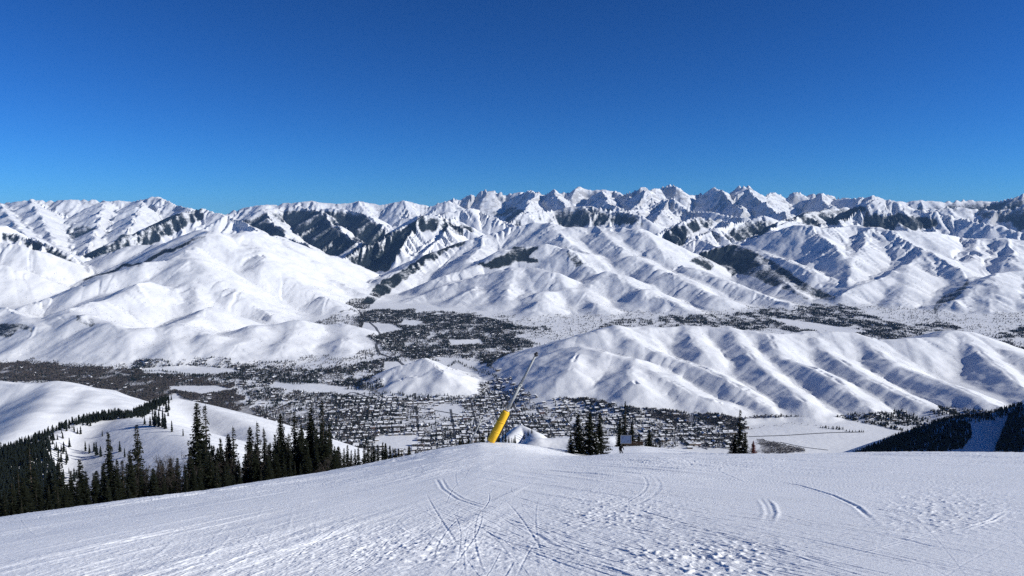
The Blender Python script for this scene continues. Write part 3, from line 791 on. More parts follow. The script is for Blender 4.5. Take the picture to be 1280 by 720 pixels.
# ski tracks: long linked turns down the slope, each a thin furrow with a raised lip
tr = random.Random(23)
def furrow(xc, width, depth, lip, y0, y1, soft=1.0):
    """xc: sideways place of the track as a function of the way along it"""
    global rel
    m = np.nonzero((fine[:, 700] > 0) & (PR[:, 700] > max(5, y0 * .9)) & (PR[:, 700] < y1 * 1.5))[0]
    if not len(m): return
    a, b = m[0], m[-1] + 1
    al, ac = AL[a:b, 129:-129], AC[a:b, 129:-129]
    d = (ac - xc(al)) / F32(width)
    on = np.clip((al - y0) / 1.2, 0, 1) * np.clip((y1 - al) / 1.2, 0, 1)
    rel[a:b, 129:-129] += on * (-depth * np.exp(-d * d) + lip * np.exp(-(d - 1.9) ** 2) + lip * .5 * np.exp(-(d + 1.9) ** 2))
for k in range(14):
    x0 = tr.uniform(-24, 26); y0 = tr.uniform(9, 80); ln = tr.uniform(10, 50)
    am = tr.uniform(.0, .9); wl = tr.uniform(18, 34); ph = tr.uniform(0, 6.3); dr = tr.uniform(-.22, .22)
    f = lambda al, x0=x0, y0=y0, am=am, wl=wl, ph=ph, dr=dr: F32(x0) + F32(dr) * (al - F32(y0)) + F32(am) * np.sin(al * F32(6.2832 / wl) + F32(ph))
    dp = tr.uniform(.002, .007)
    furrow(f, tr.uniform(.03, .07), dp, dp * tr.uniform(.5, 1.1), max(5.5, y0), y0 + ln)
    if tr.random() < .6:
        g = lambda al, f=f: f(al) + F32(.34)
        furrow(g, .045, dp, dp * .6, max(5.5, y0), y0 + ln)
# a few tracks that stand out: the long one at the right, the double arc, the dark cut in front
_rs = np.linspace(5, 160, 1600)
def piste_r(az, T):
    t = -base_z(_rs, np.full(len(_rs), az)) / _rs
    return float(_rs[int(np.argmax(t <= T))]) if (t <= T).any() else float(_rs[np.argmin(t)])
def track_px(pts, width, depth, lip):
    P = []
    for px, py in pts:
        a, b, c = ray(px, py)
        az = math.atan2(a, 1.0); T = -c / math.hypot(a, 1.0)
        r = piste_r(az, T)
        x, y = r * math.sin(az), r * math.cos(az)
        P.append((y * c0 + x * s0, x * c0 - y * s0))
    P.sort()
    A = np.array([p[0] for p in P]); C = np.array([p[1] for p in P])
    furrow(lambda al: np.interp(al, A, C).astype(F32), width, depth, lip, A[0], A[-1])
track_px([(968, 601), (1000, 607), (1040, 619), (1070, 633), (1090, 651)], .040, 0.0149, 0.0084)
track_px([(955, 623), (963, 632), (966, 642), (960, 655)], .045, 0.0132, 0.0126)
track_px([(949, 622), (957, 632), (960, 642), (954, 655)], .04, 0.0099, 0.0105)
track_px([(900, 672), (930, 677), (960, 682), (978, 687)], .035, 0.0132, 0.0084)
track_px([(1255, 641), (1240, 651), (1215, 659), (1195, 667)], .03, 0.0066, 0.0126)
track_px([(1050, 665), (1120, 674), (1160, 684), (1280, 702)], .03, 0.0083, 0.0042)
track_px([(545, 598), (552, 611), (570, 624), (600, 634), (628, 640)], .045, 0.0083, 0.0063)
track_px([(552, 598), (559, 611), (577, 623), (606, 633), (634, 638)], .04, 0.0066, 0.0050)
track_px([(640, 655), (670, 668), (700, 690)], .04, 0.0099, 0.0063)
# hundreds of short scratches and edge cuts left by skis
def scratch(x0, y0, ang, L, width, depth, lip, bend):
    x1, y1 = x0 + math.sin(ang) * L, y0 + math.cos(ang) * L
    pad = abs(bend) * L + 6 * width + .1
    xa, xb, ya, yb = min(x0, x1) - pad, max(x0, x1) + pad, max(min(y0, y1) - pad, 2.0), max(y0, y1) + pad
    aa = [math.atan2(x, y) for x in (xa, xb) for y in (ya, yb)]
    rmin = math.hypot(0 if xa < 0 < xb else min(abs(xa), abs(xb)), ya); rmax = max(math.hypot(x, yb) for x in (xa, xb))
    i0, i1 = np.searchsorted(pr, [rmin, rmax]); j0, j1 = np.searchsorted(pa, [min(aa), max(aa)])
    if i1 - i0 < 2 or j1 - j0 < 2 or i0 < 7: return
    X, Y = PXX[i0:i1, j0:j1] - F32(x0), PYY[i0:i1, j0:j1] - F32(y0)
    al = X * F32(math.sin(ang)) + Y * F32(math.cos(ang)); ac = X * F32(math.cos(ang)) - Y * F32(math.sin(ang))
    tt = np.clip(al / F32(L), 0, 1)
    dd = (ac - F32(bend * L) * tt * (1 - tt) * 4) / F32(width)
    on = np.clip(al / F32(.25 * L), 0, 1) * np.clip((F32(L) - al) / F32(.25 * L), 0, 1)
    rel[i0:i1, j0:j1] += on * (F32(-depth) * np.exp(-dd * dd) + F32(lip) * np.exp(-(dd - 1.8) ** 2))
sr = random.Random(99)
for k in range(1500):
    az_ = sr.uniform(R(-40), R(40)); r_ = 1 / sr.uniform(1 / 70, 1 / 7.0)
    if R(-13) < az_ < R(7) and sr.random() < .8: continue
    w_ = sr.uniform(.007, .015) * (1 + r_ / 40)
    dp = (.0010 + .0036 * sr.random() ** 3) * (1 + r_ / 30)
    scratch(r_ * math.sin(az_), r_ * math.cos(az_), sr.gauss(float(np.interp(az_, [R(-12), R(10)], [.17, -.40])), .13) if sr.random() < .95 else sr.uniform(-1.0, 1.0), sr.uniform(1.5, 9.0) * (1 + r_ / 40), w_, dp, dp * sr.uniform(.3, 1.2), sr.gauss(0, .018))
# sharp clods and scattered chunks in front, in patches
for (cx, cy_, sx, sy, am) in ((880, 700, 100, 26, .05), (1180, 640, 90, 30, .03), (770, 640, 90, 26, .03), (520, 690, 160, 30, .03)):
    qx, qy = to_px(PXX, PYY, PZ)
    w_ = np.exp(-((qx - cx) / sx) ** 2 - ((qy - cy_) / sy) ** 2)
    rel += am * w_.astype(F32) * (np.clip(vnoise(PXX / .10, PYY / .12, 71) - .1, 0, 1) + .5 * vnoise(PXX / .3, PYY / .3, 72))
far_damp = np.clip(1.25 - PR / 170.0, .45, 1).astype(F32)
PZ = PZ + rel * fine * edge * far_damp + rel * (1 - fine) * .0

def piste_mat():
    m, t = new_mat('piste snow')
    tc = t.n('ShaderNodeTexCoord'); pos = tc.outputs['Object']
    p = t.n('ShaderNodeBsdfPrincipled', ins={'Roughness': .55, 'Specular IOR Level': .3})
    n1 = t.noise(pos, .35, 5.0)
    t.t.links.new(t.mix(t.ramp(n1, .3, .7), (.88, .885, .89), (.935, .937, .94)), p.inputs['Base Color'])
    n2 = t.noise(pos, 14.0, 4.0, .65)
    n3 = t.noise(pos, 45.0, 2.0, .6)
    b1 = t.n('ShaderNodeBump', ins={'Strength': .32, 'Distance': .03, 'Height': n2})
    b2 = t.n('ShaderNodeBump', ins={'Strength': .25, 'Distance': .008, 'Height': n3, 'Normal': b1.outputs[0]})
    t.t.links.new(b2.outputs[0], p.inputs['Normal'])
    t.out(p.outputs[0])
    return m
npr, npa = PR.shape
ii, jj = np.meshgrid(np.arange(npr - 1), np.arange(npa - 1), indexing='ij')
a = (ii * npa + jj).ravel()
pm = mesh_from('ski_slope', np.stack([PXX.ravel(), PYY.ravel(), PZ.ravel()], 1), np.stack([a, a + 1, a + npa + 1, a + npa], 1), True, [piste_mat()])
link('ski_slope', pm, kind='structure')

def piste_z(x, y):
    r = math.hypot(x, y); az = math.atan2(x, y)
    return float(base_z(np.array([max(r, 4.0)]), np.array([az]))[0])
# ------------------------------------------------------------------ trees
def ground(x, y):
    r = math.hypot(x, y)
    if r < 150: return piste_z(x, y)
    return float(height_at(x, y))

def hits(px, py, dmin=160.0):
    """where the sight lines through px, py meet the land (vectorised); nan where they meet none"""
    px = np.atleast_1d(np.asarray(px, float)); py = np.atleast_1d(np.asarray(py, float))
    x = (px - 640) / FPX; u = -(py - 360) / FPX
    fy = CP + u * SP; a = x / fy; c = (-SP + u * CP) / fy
    az = np.arctan(a); hyp = np.hypot(a, 1)
    j = np.clip(np.interp(az, GA, np.arange(NA)).round().astype(int), 0, NA - 1)
    slope = H[:, j] / GR[:, None]                      # (NR, n)
    ok = (slope >= (c / hyp)[None, :]) & (GR[:, None] > dmin)
    i = np.argmax(ok, 0)
    r = np.where(ok.any(0), GR[i], np.nan)
    return r * np.sin(az), r * np.cos(az), r / hyp * 1.0

class Geo:
    def __init__(self):
        self.v = []; self.f3 = []; self.f4 = []; self.n = 0
    def add(self, v, f3=None, f4=None):
        v = np.asarray(v, float)
        if f3 is not None and len(f3): self.f3.append(np.asarray(f3) + self.n)
        if f4 is not None and len(f4): self.f4.append(np.asarray(f4) + self.n)
        self.v.append(v); self.n += len(v)
    def tube(self, p0, p1, r0, r1, n=5, cap=False):
        p0 = np.asarray(p0, float); p1 = np.asarray(p1, float)
        d = p1 - p0; d /= np.linalg.norm(d) + 1e-9
        q = np.array([0, 0, 1.0]) if abs(d[2]) < .9 else np.array([1.0, 0, 0])
        a = np.cross(d, q); a /= np.linalg.norm(a); b = np.cross(d, a)
        t = np.arange(n) * 2 * math.pi / n
        ring = np.cos(t)[:, None] * a + np.sin(t)[:, None] * b
        v = np.concatenate([p0 + ring * r0, p1 + ring * r1])
        i = np.arange(n); k = (i + 1) % n
        f4 = np.stack([i, i + n, k + n, k], 1)
        f3 = None
        if cap:
            v = np.concatenate([v, [p0, p1]])
            f3 = np.concatenate([np.stack([i, k, np.full(n, 2 * n)], 1), np.stack([k + n, i + n, np.full(n, 2 * n + 1)], 1)])
        self.add(v, f3, f4)
    def mesh(self, name, mats, smooth=False):
        fs = []
        if self.f3: fs.append(np.concatenate(self.f3))
        if self.f4: fs.append(np.concatenate(self.f4))
        return mesh_from(name, np.concatenate(self.v), fs, smooth, mats)

def needle_mat(name, a, b):
    m, t = new_mat(name)
    p = t.n('ShaderNodeBsdfPrincipled', ins={'Roughness': .9, 'Specular IOR Level': .08})
    geo = t.n('ShaderNodeNewGeometry'); oi = t.n('ShaderNodeObjectInfo')
    tc = t.n('ShaderNodeTexCoord')
    n1 = t.noise(tc.outputs['Object'], 1.3, 3.0)
    c = t.mix(t.ramp(n1, .3, .7), a, b)
    c = t.mix(t.math('MULTIPLY', oi.outputs['Random'], .4), c, tuple(q * .5 for q in a))
    t.t.links.new(c, p.inputs['Base Color'])
    t.out(p.outputs[0])
    return m
M_NEEDLE = needle_mat('fir needles', (.007, .010, .006), (.020, .023, .013))
M_RUST = needle_mat('rust red needles', (.10, .018, .014), (.20, .045, .03))
M_FARNEEDLE = needle_mat('distant fir needles', (.008, .012, .010), (.018, .023, .018))
M_BARE = needle_mat('bare twigs', (.050, .042, .038), (.09, .078, .070))
M_COTTON = needle_mat('leafless cottonwoods', (.085, .072, .064), (.15, .13, .118))
M_BARK = plain('fir bark', (.055, .042, .034), .9, .4, 4.0)
M_SNOWBIT = plain('clinging snow', (.82, .83, .85), .6, .05, 6.0)

def fir(seed, rad, ragged=.35, top_gap=0.0, dens=1.0):
    """a narrow mountain fir of unit height x16: returns trunk and crown geometry (height 16 m)"""
    rg = np.random.default_rng(seed)
    Ht = 16.0
    tk = Geo()
    lean = rg.normal(0, .08, 2)
    tk.tube((0, 0, -1.5), (lean[0], lean[1], Ht * .55), .20, .12, 7)
    tk.tube((lean[0], lean[1], Ht * .55), (lean[0] * 1.5, lean[1] * 1.5, Ht * .985), .12, .015, 6)
    cr = Geo()
    z = Ht * rg.uniform(.03, .07)
    phase = 0.0
    side = rg.uniform(0, 6.28); sidew = rg.uniform(.05, .28)
    while z < Ht * .985:
        t = z / Ht
        env = rad * (1 - t) ** .82 * (.72 + .28 * min(1, t * 7)) + .10
        env *= 1 - ragged * .55 * abs(math.sin(z * 1.9 + seed)) * rg.uniform(.2, 1)
        nb = max(3, int(round((7 - 3 * t) * dens)))
        phase += rg.uniform(.4, 1.3)
        for k in range(nb):
            if rg.random() < ragged * .45: continue
            a = phase + k * 2 * math.pi / nb + rg.normal(0, .25)
            L = env * rg.uniform(.55, 1.12) * (1 - sidew * math.cos(a - side))
            droop = rg.uniform(-.55, -.15) * (1 - .6 * t) if t < .85 else rg.uniform(-.1, .5)
            m = max(2, int(L / .34) + 1)
            ca, sa = math.cos(a), math.sin(a)
            base = np.array([lean[0] * t, lean[1] * t, z])
            for q in range(m):
                f0 = q / m; f1 = (q + 1.25) / m
                s0_, s1_ = L * f0, L * min(1.06, f1)
                up = .16 * L * f1 * f1
                w = (.16 + .30 * (1 - f0) * min(1, L)) * rg.uniform(.7, 1.3)
                tw = rg.normal(0, .35)
                p0 = base + np.array([ca * s0_, sa * s0_, droop * s0_])
                p1 = base + np.array([ca * s1_, sa * s1_, droop * s1_ + up - rg.uniform(0, .10)])
                n_ = np.array([-sa, ca, tw])
                dn = np.array([0, 0, -rg.uniform(.05, .28)])
                v = [p0, p1, p0 * .45 + p1 * .55 + n_ * w + dn, p0 * .45 + p1 * .55 - n_ * w + dn * rg.uniform(.3, 1.4)]
                cr.add(v, [(0, 2, 1), (0, 1, 3)])
        z += rg.uniform(.20, .36) / dens * (1 if t < .9 else .7)
    # leader
    cr.tube((lean[0] * 1.4, lean[1] * 1.4, Ht * .94), (lean[0] * 1.5, lean[1] * 1.5, Ht), .05, .01, 4)
    return tk, cr

FIRS = []
for i_, (rd, rag, dn) in enumerate([(1.55, .35, 1.0), (1.9, .30, 1.0), (1.25, .45, .95), (1.7, .55, .85), (2.3, .25, 1.1), (1.45, .25, 1.1)]):
    tk, cr = fir(100 + i_, rd, rag, 0, dn)
    FIRS.append((tk.mesh('trunk', [M_BARK], True), cr.mesh('crown', [M_NEEDLE])))
STOUT = []
for i_, (rd, rag) in enumerate([(3.4, .30), (4.0, .22), (3.0, .4)]):
    tk, cr = fir(140 + i_, rd, rag, 0, 1.15)
    STOUT.append((tk.mesh('trunk', [M_BARK], True), cr.mesh('crown', [M_NEEDLE])))
RUST = None
def snow_bits(seed, rad, n=26):
    rg = np.random.default_rng(seed); g = Geo()
    for _ in range(n):
        z = 16 * rg.uniform(.06, .8); t = z / 16
        a = rg.uniform(0, 6.28); L = rad * (1 - t) ** .82 * rg.uniform(.55, .95)
        c = np.array([math.cos(a) * L, math.sin(a) * L, z - .2 * L]); s = rg.uniform(.14, .34)
        v = [c + np.array([math.cos(b) * s * rg.uniform(.7, 1.3), math.sin(b) * s, rg.uniform(-.06, .05)]) for b in np.arange(6) * math.pi / 3] + [c + np.array([0, 0, s * .6])]
        g.add(v, [(k, (k + 1) % 6, 6) for k in range(6)])
    return g.mesh('snow_patch', [M_SNOWBIT], True)
BITS = [snow_bits(3, 1.7), snow_bits(4, 3.4, 34)]

def mid_fir(seed, rad=2.0):
    """the same tree with fewer, larger sprays, for a few hundred metres and beyond (unit height 1)"""
    rg = np.random.default_rng(seed); g = Geo()
    g.tube((0, 0, -.08), (0, 0, .3), .016, .012, 4)
    lv = 13
    for l in range(lv):
        t = .06 + .90 * l / lv
        env = rad / 16 * (1 - t) ** .8 * rg.uniform(.75, 1.15) + .012
        n = 7; ph = rg.uniform(0, 6)
        apex = np.array([0, 0, min(1, t + .16 * (1 - t * .5))])
        ring = []
        for k in range(2 * n):
            a = ph + k * math.pi / n
            q = env * (rg.uniform(.8, 1.25) if k % 2 == 0 else rg.uniform(.25, .5))
            ring.append([math.cos(a) * q, math.sin(a) * q, t - rg.uniform(0, .035)])
        g.add(ring + [apex], [(k, (k + 1) % (2 * n), 2 * n) for k in range(2 * n)])
    return g
MID = [mid_fir(s, rd).mesh('conifer', [M_FARNEEDLE]) for s, rd in ((1, 2.4), (2, 2.0), (3, 2.9), (4, 1.7))]

def place_fir(px, top, D, mesh_pair, label, group, name='fir_tree', wide=None, bits=None, sink=0.0):
    x, y, ztop = W(px, top, D)
    zg = ground(x, y) - .15 - sink
    h = ztop - zg
    root = bpy.data.objects.new(name, None); COL.objects.link(root)
    root.empty_display_size = .5
    root.location = (x, y, zg); root['label'] = label; root['category'] = 'tree'
    if group: root['group'] = group
    s = h / 16.0
    wd = wide if wide else max(1.38, min(2.0, 20.0 / max(h, 5)))
    root.scale = (s * wd, s * wd, s)
    root.rotation_euler = (0, 0, random.uniform(0, 6.28))
    for nm, me in (('trunk', mesh_pair[0]), ('crown', mesh_pair[1])):
        o = bpy.data.objects.new(nm, me); COL.objects.link(o); o.parent = root
    if bits is not None:
        o = bpy.data.objects.new('snow_patch', bits); COL.objects.link(o); o.parent = root; o['kind'] = 'stuff'
    return root, h

G_LEFT = 'firs along the left edge of the piste'
G_EDGE = 'dark firs crowded at the left edge of the picture'
special = {
 (136, 538): 'solitary slim fir with open branches before the lower white clearing',
 (169, 529): 'tall thin fir beside the bare brown tree, white clearing behind it',
 (246, 501): 'taller left one of the twin spires before the far white shoulder',
 (255, 504): 'slightly shorter right one of the twin spires before the white shoulder',
 (292, 532): 'slim fir with a needle-thin top, right end of the group beside the twin spires',
 (350, 515): 'dense narrow fir with a blunt dark crown left of the tallest clump',
 (369, 513): 'pointed fir second from the left in the tall dark clump',
 (388, 507): 'broad fir just left of the tallest spire in the tall dark clump',
 (401, 498): 'tallest fir of the right-hand dark clump, its spire before the town',
 (322, 526): 'middle and tallest of the three ragged firs left of the dark clump',
 (312, 532): 'left one of the three ragged firs, thin and gappy',
 (330, 533): 'right one of the three ragged firs left of the dark clump',
 (221, 572): 'short pointed fir left of the foot of the twin spires',
 (423, 557): 'small rounded fir just right of the tall dark clump',
}
edge_t = [(5,613,88),(14,600,92),(22,587,95),(35,554,112),(28,596,90),(44,588,104),(50,604,96),(60,590,108),(67,596,100),(73,570,108),(84,604,98),(88,588,112),(96,600,102),(101,573,118),(108,596,104),(-12,600,90),(-24,570,100)]
left_t = [(118,590,112),(128,578,126),(136,538,122),(145,585,118),(152,574,122),(160,562,132),(169,529,146),(164,570,120),(176,588,116),(190,594,112),(205,592,116),(214,586,124),(221,572,130),(230,580,128),(238,560,134),(246,501,150),(255,504,154),(249,566,124),(262,566,130),(266,556,150),(276,546,150),(285,541,152),(292,532,150),(271,574,122),(283,574,124),(298,574,132),(306,566,142),(312,532,158),(322,526,158),(330,533,154),(318,562,130),(337,553,146),(343,562,132),(350,515,150),(357,552,136),(362,540,146),(369,513,152),(377,528,148),(383,548,132),(388,507,150),(394,534,138),(401,498,150),(407,538,138),(412,530,154),(396,556,130),(423,557,146)]
for i_, (px, tp, D) in enumerate(edge_t):
    place_fir(px, tp, D, FIRS[i_ % 6], 'dark fir in the crowded stand at the left edge of the picture', G_EDGE)
for i_, (px, tp, D) in enumerate(left_t):
    lab = special.get((px, tp))
    place_fir(px, tp, D, FIRS[(i_ * 5 + 1) % 6], lab or 'dark fir filling the gaps of the row along the left edge of the piste', None if lab else G_LEFT)
rg_ = np.random.default_rng(77)
for k in range(70):
    px = rg_.uniform(-10, 428); cpy = np.interp(px, [c[0] for c in CREST], [c[1] for c in CREST]); rcx = np.interp(px, [c[0] for c in CREST], [c[2] for c in CREST])
    place_fir(px, cpy - rg_.uniform(12, 38), rcx * math.cos(math.atan((px - 640) / FPX)) + rg_.uniform(28, 75), FIRS[k % 6], 'dark fir in the crowded stand at the left edge of the picture' if px < 110 else 'dark fir filling the gaps of the row along the left edge of the piste', G_EDGE if px < 110 else G_LEFT)
G_LOW = 'low wood behind the brow of the piste'
for px in np.arange(428, 584, 5.0):
    tp = np.interp(px, [425, 470, 500, 540, 575, 600], [559, 554, 557, 561, 556, 548]) + rg_.uniform(-3, 5)
    place_fir(px + rg_.uniform(-2, 2), tp, rg_.uniform(170, 250), FIRS[int(rg_.integers(6))], 'small dark fir in the low wood behind the brow, left of the yellow snow lance', G_LOW, wide=1.5)
for px in np.arange(566, 646, 3.6):
    tp = np.interp(px, [566, 584, 610, 628, 646], [553, 546, 537, 539, 546]) + rg_.uniform(-3, 5)
    place_fir(px + rg_.uniform(-2, 2), tp, rg_.uniform(135, 185), FIRS[int(rg_.integers(6))], 'dark fir in the strip of wood behind the foot of the yellow snow lance', 'firs behind the yellow snow lance', wide=1.7)
for lo, hi, y0, y1, n in ((105, 232, 572, 600, 24), (334, 414, 528, 562, 26), (226, 300, 545, 578, 16), (305, 335, 545, 570, 8)):
    for k in range(n):
        px = rg_.uniform(lo, hi)
        place_fir(px, rg_.uniform(y0, y1), rg_.uniform(135, 185), FIRS[int(rg_.integers(6))], 'dark fir filling the gaps of the row along the left edge of the piste', G_LEFT)
# the clump at the middle of the brow
for px, tp, D, k, w_, lab in ((723, 516, 113, 0, 1.15, 'left one of the three bushy firs clumped on the brow, white mound beside it'),
                          (737, 514.5, 116, 1, 1.1, 'middle and tallest of the three bushy firs clumped on the brow'),
                          (750, 517, 113, 2, 1.15, 'right one of the three bushy firs clumped on the brow'),
                          (714, 543, 110, 2, 1.4, 'low skirt fir at the left foot of the three bushy firs'),
                          (744, 540, 109, 0, 1.4, 'low skirt fir in front of the three bushy firs')):
    place_fir(px, tp, D, STOUT[k], lab, None, wide=w_ * 1.35, bits=BITS[1])
for px, tp, D, pr_, w_, lab in ((781.5, 500, 158, FIRS[2], 1.2, 'thin tall fir rising behind the trail map board'),
                          (775, 524, 156, STOUT[0], 1.0, 'broad fir behind the left end of the trail map board'),
                          (790, 528, 158, STOUT[1], 1.0, 'broad fir behind the right end of the trail map board'),
                          (799, 541, 157, STOUT[2], 1.2, 'low fir sloping away right of the trail map board'),
                          (812, 537, 170, FIRS[1], 2.0, 'small lone fir right of the trail map board')):
    place_fir(px, tp, D, pr_, lab, None, wide=w_ * 1.3)
# the tree at the right part of the brow
for px, tp, D, pr_, w_, lab in ((926, 511, 138, FIRS[3], 1.3, 'tall gappy fir standing alone on the brow before the flat white field'),
                          (919, 541, 134, STOUT[0], 1.25, 'low bushy fir at the left foot of the tall gappy fir'),
                          (932, 540, 133, STOUT[2], 1.25, 'low bushy fir at the right foot of the tall gappy fir')):
    place_fir(px, tp, D, pr_, lab, None, wide=w_ * 1.3, bits=BITS[0])
tk, cr = fir(171, 2.8, .35, 0, 1.0)
place_fir(942, 550.5, 131, (tk.mesh('trunk', [M_BARK], True), cr.mesh('crown', [M_RUST])), 'small rust-red fir beside the tall gappy fir on the brow', None, wide=2.0)
# shrubs with snow on them right of the map board
for k, (px, tp, D) in enumerate(((808, 551, 163), (814, 551.5, 161), (820, 551.5, 162), (825, 553, 160), (817, 554, 158))):
    place_fir(px, tp, D, STOUT[k % 3], 'stunted snow-dusted fir in the low thicket right of the trail map board', 'stunted firs right of the map board', name='stunted_fir', wide=1.6, bits=BITS[1])
# little trees on the white mound
for px, ft, lab in ((655, 550, 'lowest and shortest of three little firs on the white mound'), (660, 546, 'middle one of three little firs on the white mound'), (665, 543, 'highest one of three little firs on the white mound')):
    x, y, d = hits(px, ft)
    place_fir(px, ft - 9.5, float(y[0]), FIRS[0], lab, None, wide=1.9)

# bare trees among the firs at the left
def bare_tree(seed, h=8.0, spread=.55, depth=5, n0=4):
    rg = np.random.default_rng(seed); g = Geo(); tw = Geo()
    def grow(p, d, L, r, lev):
        q = p + d * L
        (g if lev < 2 else tw).tube(p, q, r, r * .62, 4 if lev < 3 else 3)
        if lev >= depth: return
        for _ in range(int(rg.integers(2, 5)) if lev else n0):
            e = d + rg.normal(0, spread, 3) + np.array([0, 0, .12]); e /= np.linalg.norm(e)
            s = rg.uniform(.45, 1)
            grow(p + d * L * s, e, L * rg.uniform(.55, .82), max(r * .55 * s, .012), lev + 1)
    for _ in range(3):
        d = np.array([rg.normal(0, .22), rg.normal(0, .22), 1]); d /= np.linalg.norm(d)
        grow(np.array([rg.normal(0, .25), rg.normal(0, .25), -.5]), d, h * .34, .10, 0)
    return g.mesh('trunk', [M_BARE], True), tw.mesh('twigs', [M_BARE], True)
BARES = [bare_tree(5), bare_tree(8)]
def place_bare(px, top, D, k, label, group=None):
    x, y, zt = W(px, top, D); zg = ground(x, y) - .1
    root = bpy.data.objects.new('bare_tree', None); COL.objects.link(root)
    root.location = (x, y, zg); root['label'] = label; root['category'] = 'tree'
    if group: root['group'] = group
    hz = max(v.co.z for v in BARES[k][1].vertices)
    s = (zt - zg) / hz; root.scale = (s * 1.0, s * 1.0, s)
    for nm, me in (('trunk', BARES[k][0]), ('twigs', BARES[k][1])):
        o = bpy.data.objects.new(nm, me); COL.objects.link(o); o.parent = root
place_bare(186, 566, 128, 0, 'leafless brown tree between the tall thin fir and the twin spires, left of two')
place_bare(204, 570, 124, 1, 'leafless brown tree near the foot of the twin spires, right of two')
place_bare(301, 560, 136, 0, 'thin leafless tree against the far white shoulder, by the ragged firs')
place_bare(418, 566, 128, 1, 'leafless bush at the right foot of the tall dark clump')

# ---------------------------------------------------------------- woods on the two ridges
WOOD_POINTS = []         # x, y, z, height
def wood(poly, n, hmin, hmax, dmax=4000, dmin=160, keep=None, seed=1, ground_poly=None):
    rg = np.random.default_rng(seed)
    poly = np.asarray(poly, float)
    out = 0; tries = 0
    while out < n and tries < 40:
        tries += 1
        px = rg.uniform(poly[:, 0].min(), poly[:, 0].max(), n * 2); py = rg.uniform(poly[:, 1].min(), poly[:, 1].max(), n * 2)
        q = inpoly(px, py, poly); px, py = px[q], py[q]
        x, y, d = hits(px, py, dmin)
        ok = np.isfinite(x) & (np.hypot(x, y) < dmax)
        for a_, b_ in zip(x[ok], y[ok]):
            if out >= n: break
            WOOD_POINTS.append((a_, b_, float(height_at(a_, b_)), rg.uniform(hmin, hmax))); out += 1
# left ridge: crest line, back edge and the dark flank
def along(pts, n, hmin, hmax, off, seed):
    rg = np.random.default_rng(seed)
    P = np.array([W(p[0], p[1], p[2] * 1000) for p in pts])
    s = np.concatenate([[0], np.cumsum(np.linalg.norm(np.diff(P[:, :2], axis=0), axis=1))])
    for _ in range(n):
        t = rg.uniform(0, s[-1]); x = np.interp(t, s, P[:, 0]); y = np.interp(t, s, P[:, 1])
        r = math.hypot(x, y); k = 1 + rg.uniform(*off) / r
        x *= k; y *= k; x += rg.normal(0, 3)
        WOOD_POINTS.append((x, y, float(height_at(x, y)), rg.uniform(hmin, hmax)))
along([(-60,590,.78),(10,566,.88),(40,553,.93),(63,545,.97),(100,528,1.05),(142,522,1.11),(165,521,1.17),(185,513,1.26),(202,503,1.34),(212,500,1.37)], 640, 7, 13, (-30, 70), 3)
along([(-60,590,.78),(10,566,.88),(40,553,.93),(58,547,.96)], 200, 8, 13, (-70, 10), 13)
wood([(-20,572),(30,562),(58,552),(66,566),(62,580),(75,590),(80,612),(90,630),(30,648),(-20,655)], 900, 9, 16, 1100, 200, seed=4)
wood([(96,526),(150,514),(200,496),(212,498),(196,510),(180,522),(150,524),(100,531)], 420, 8, 13, 1900, 200, seed=21)
wood([(66,556),(80,560),(86,580),(100,600),(85,612),(70,590)], 26, 8, 13, 1100, 200, seed=5)
wood([(176,516),(200,503),(208,498),(211,520),(205,536),(190,532),(180,530)], 26, 8, 14, 1500, 200, seed=6)
for px, foot, tp in ((181,532,521),(188,533,521),(194,533,514),(199,534,511),(204,535,513),(208,516,499),(211,514,501),(207,537,517),(215,540,525),(229,546,536),(101,544,534),(97,543,535),(93,541,534),(128,546,538),(115,530,524),(87,560,548),(80,566,553),(107,566,553),(112,568,556),(118,566,554),(121,570,553),(126,572,558),(72,552,545),(66,556,547),(150,566,552),(156,572,560),(265,572,556),(262,560,550),(270,580,566),(280,585,570)):
    x, y, d = hits(px, foot)
    if np.isfinite(x[0]):
        WOOD_POINTS.append((x[0], y[0], float(height_at(x[0], y[0])), (foot - tp) * math.hypot(x[0], y[0]) / FPX * .95))
# right slope
along([(1062,573,1.5),(1072,569,1.52),(1100,559,1.62),(1122,549,1.7),(1146,540,1.78),(1170,531,1.86),(1186,525,1.92),(1205,522,1.97)], 620, 8, 13, (-45, 50), 8)
wood([(1060,574),(1085,560),(1120,546),(1150,537),(1152,546),(1095,571)], 400, 8, 13, 3200, 600, seed=15)
along([(1205,522,1.97),(1240,520,2.02),(1256,514,2.04),(1270,509,2.05),(1290,504,2.05),(1330,495,2.05)], 420, 9, 14, (-40, 60), 9)
wood([(1068,571),(1120,553),(1150,543),(1175,534),(1200,527),(1212,530),(1215,545),(1206,560),(1180,566)], 1700, 8, 13, 3200, 600, seed=10)
wood([(1243,566),(1250,548),(1258,530),(1262,518),(1275,512),(1300,506),(1300,567)], 1300, 9, 14, 3200, 600, seed=12)

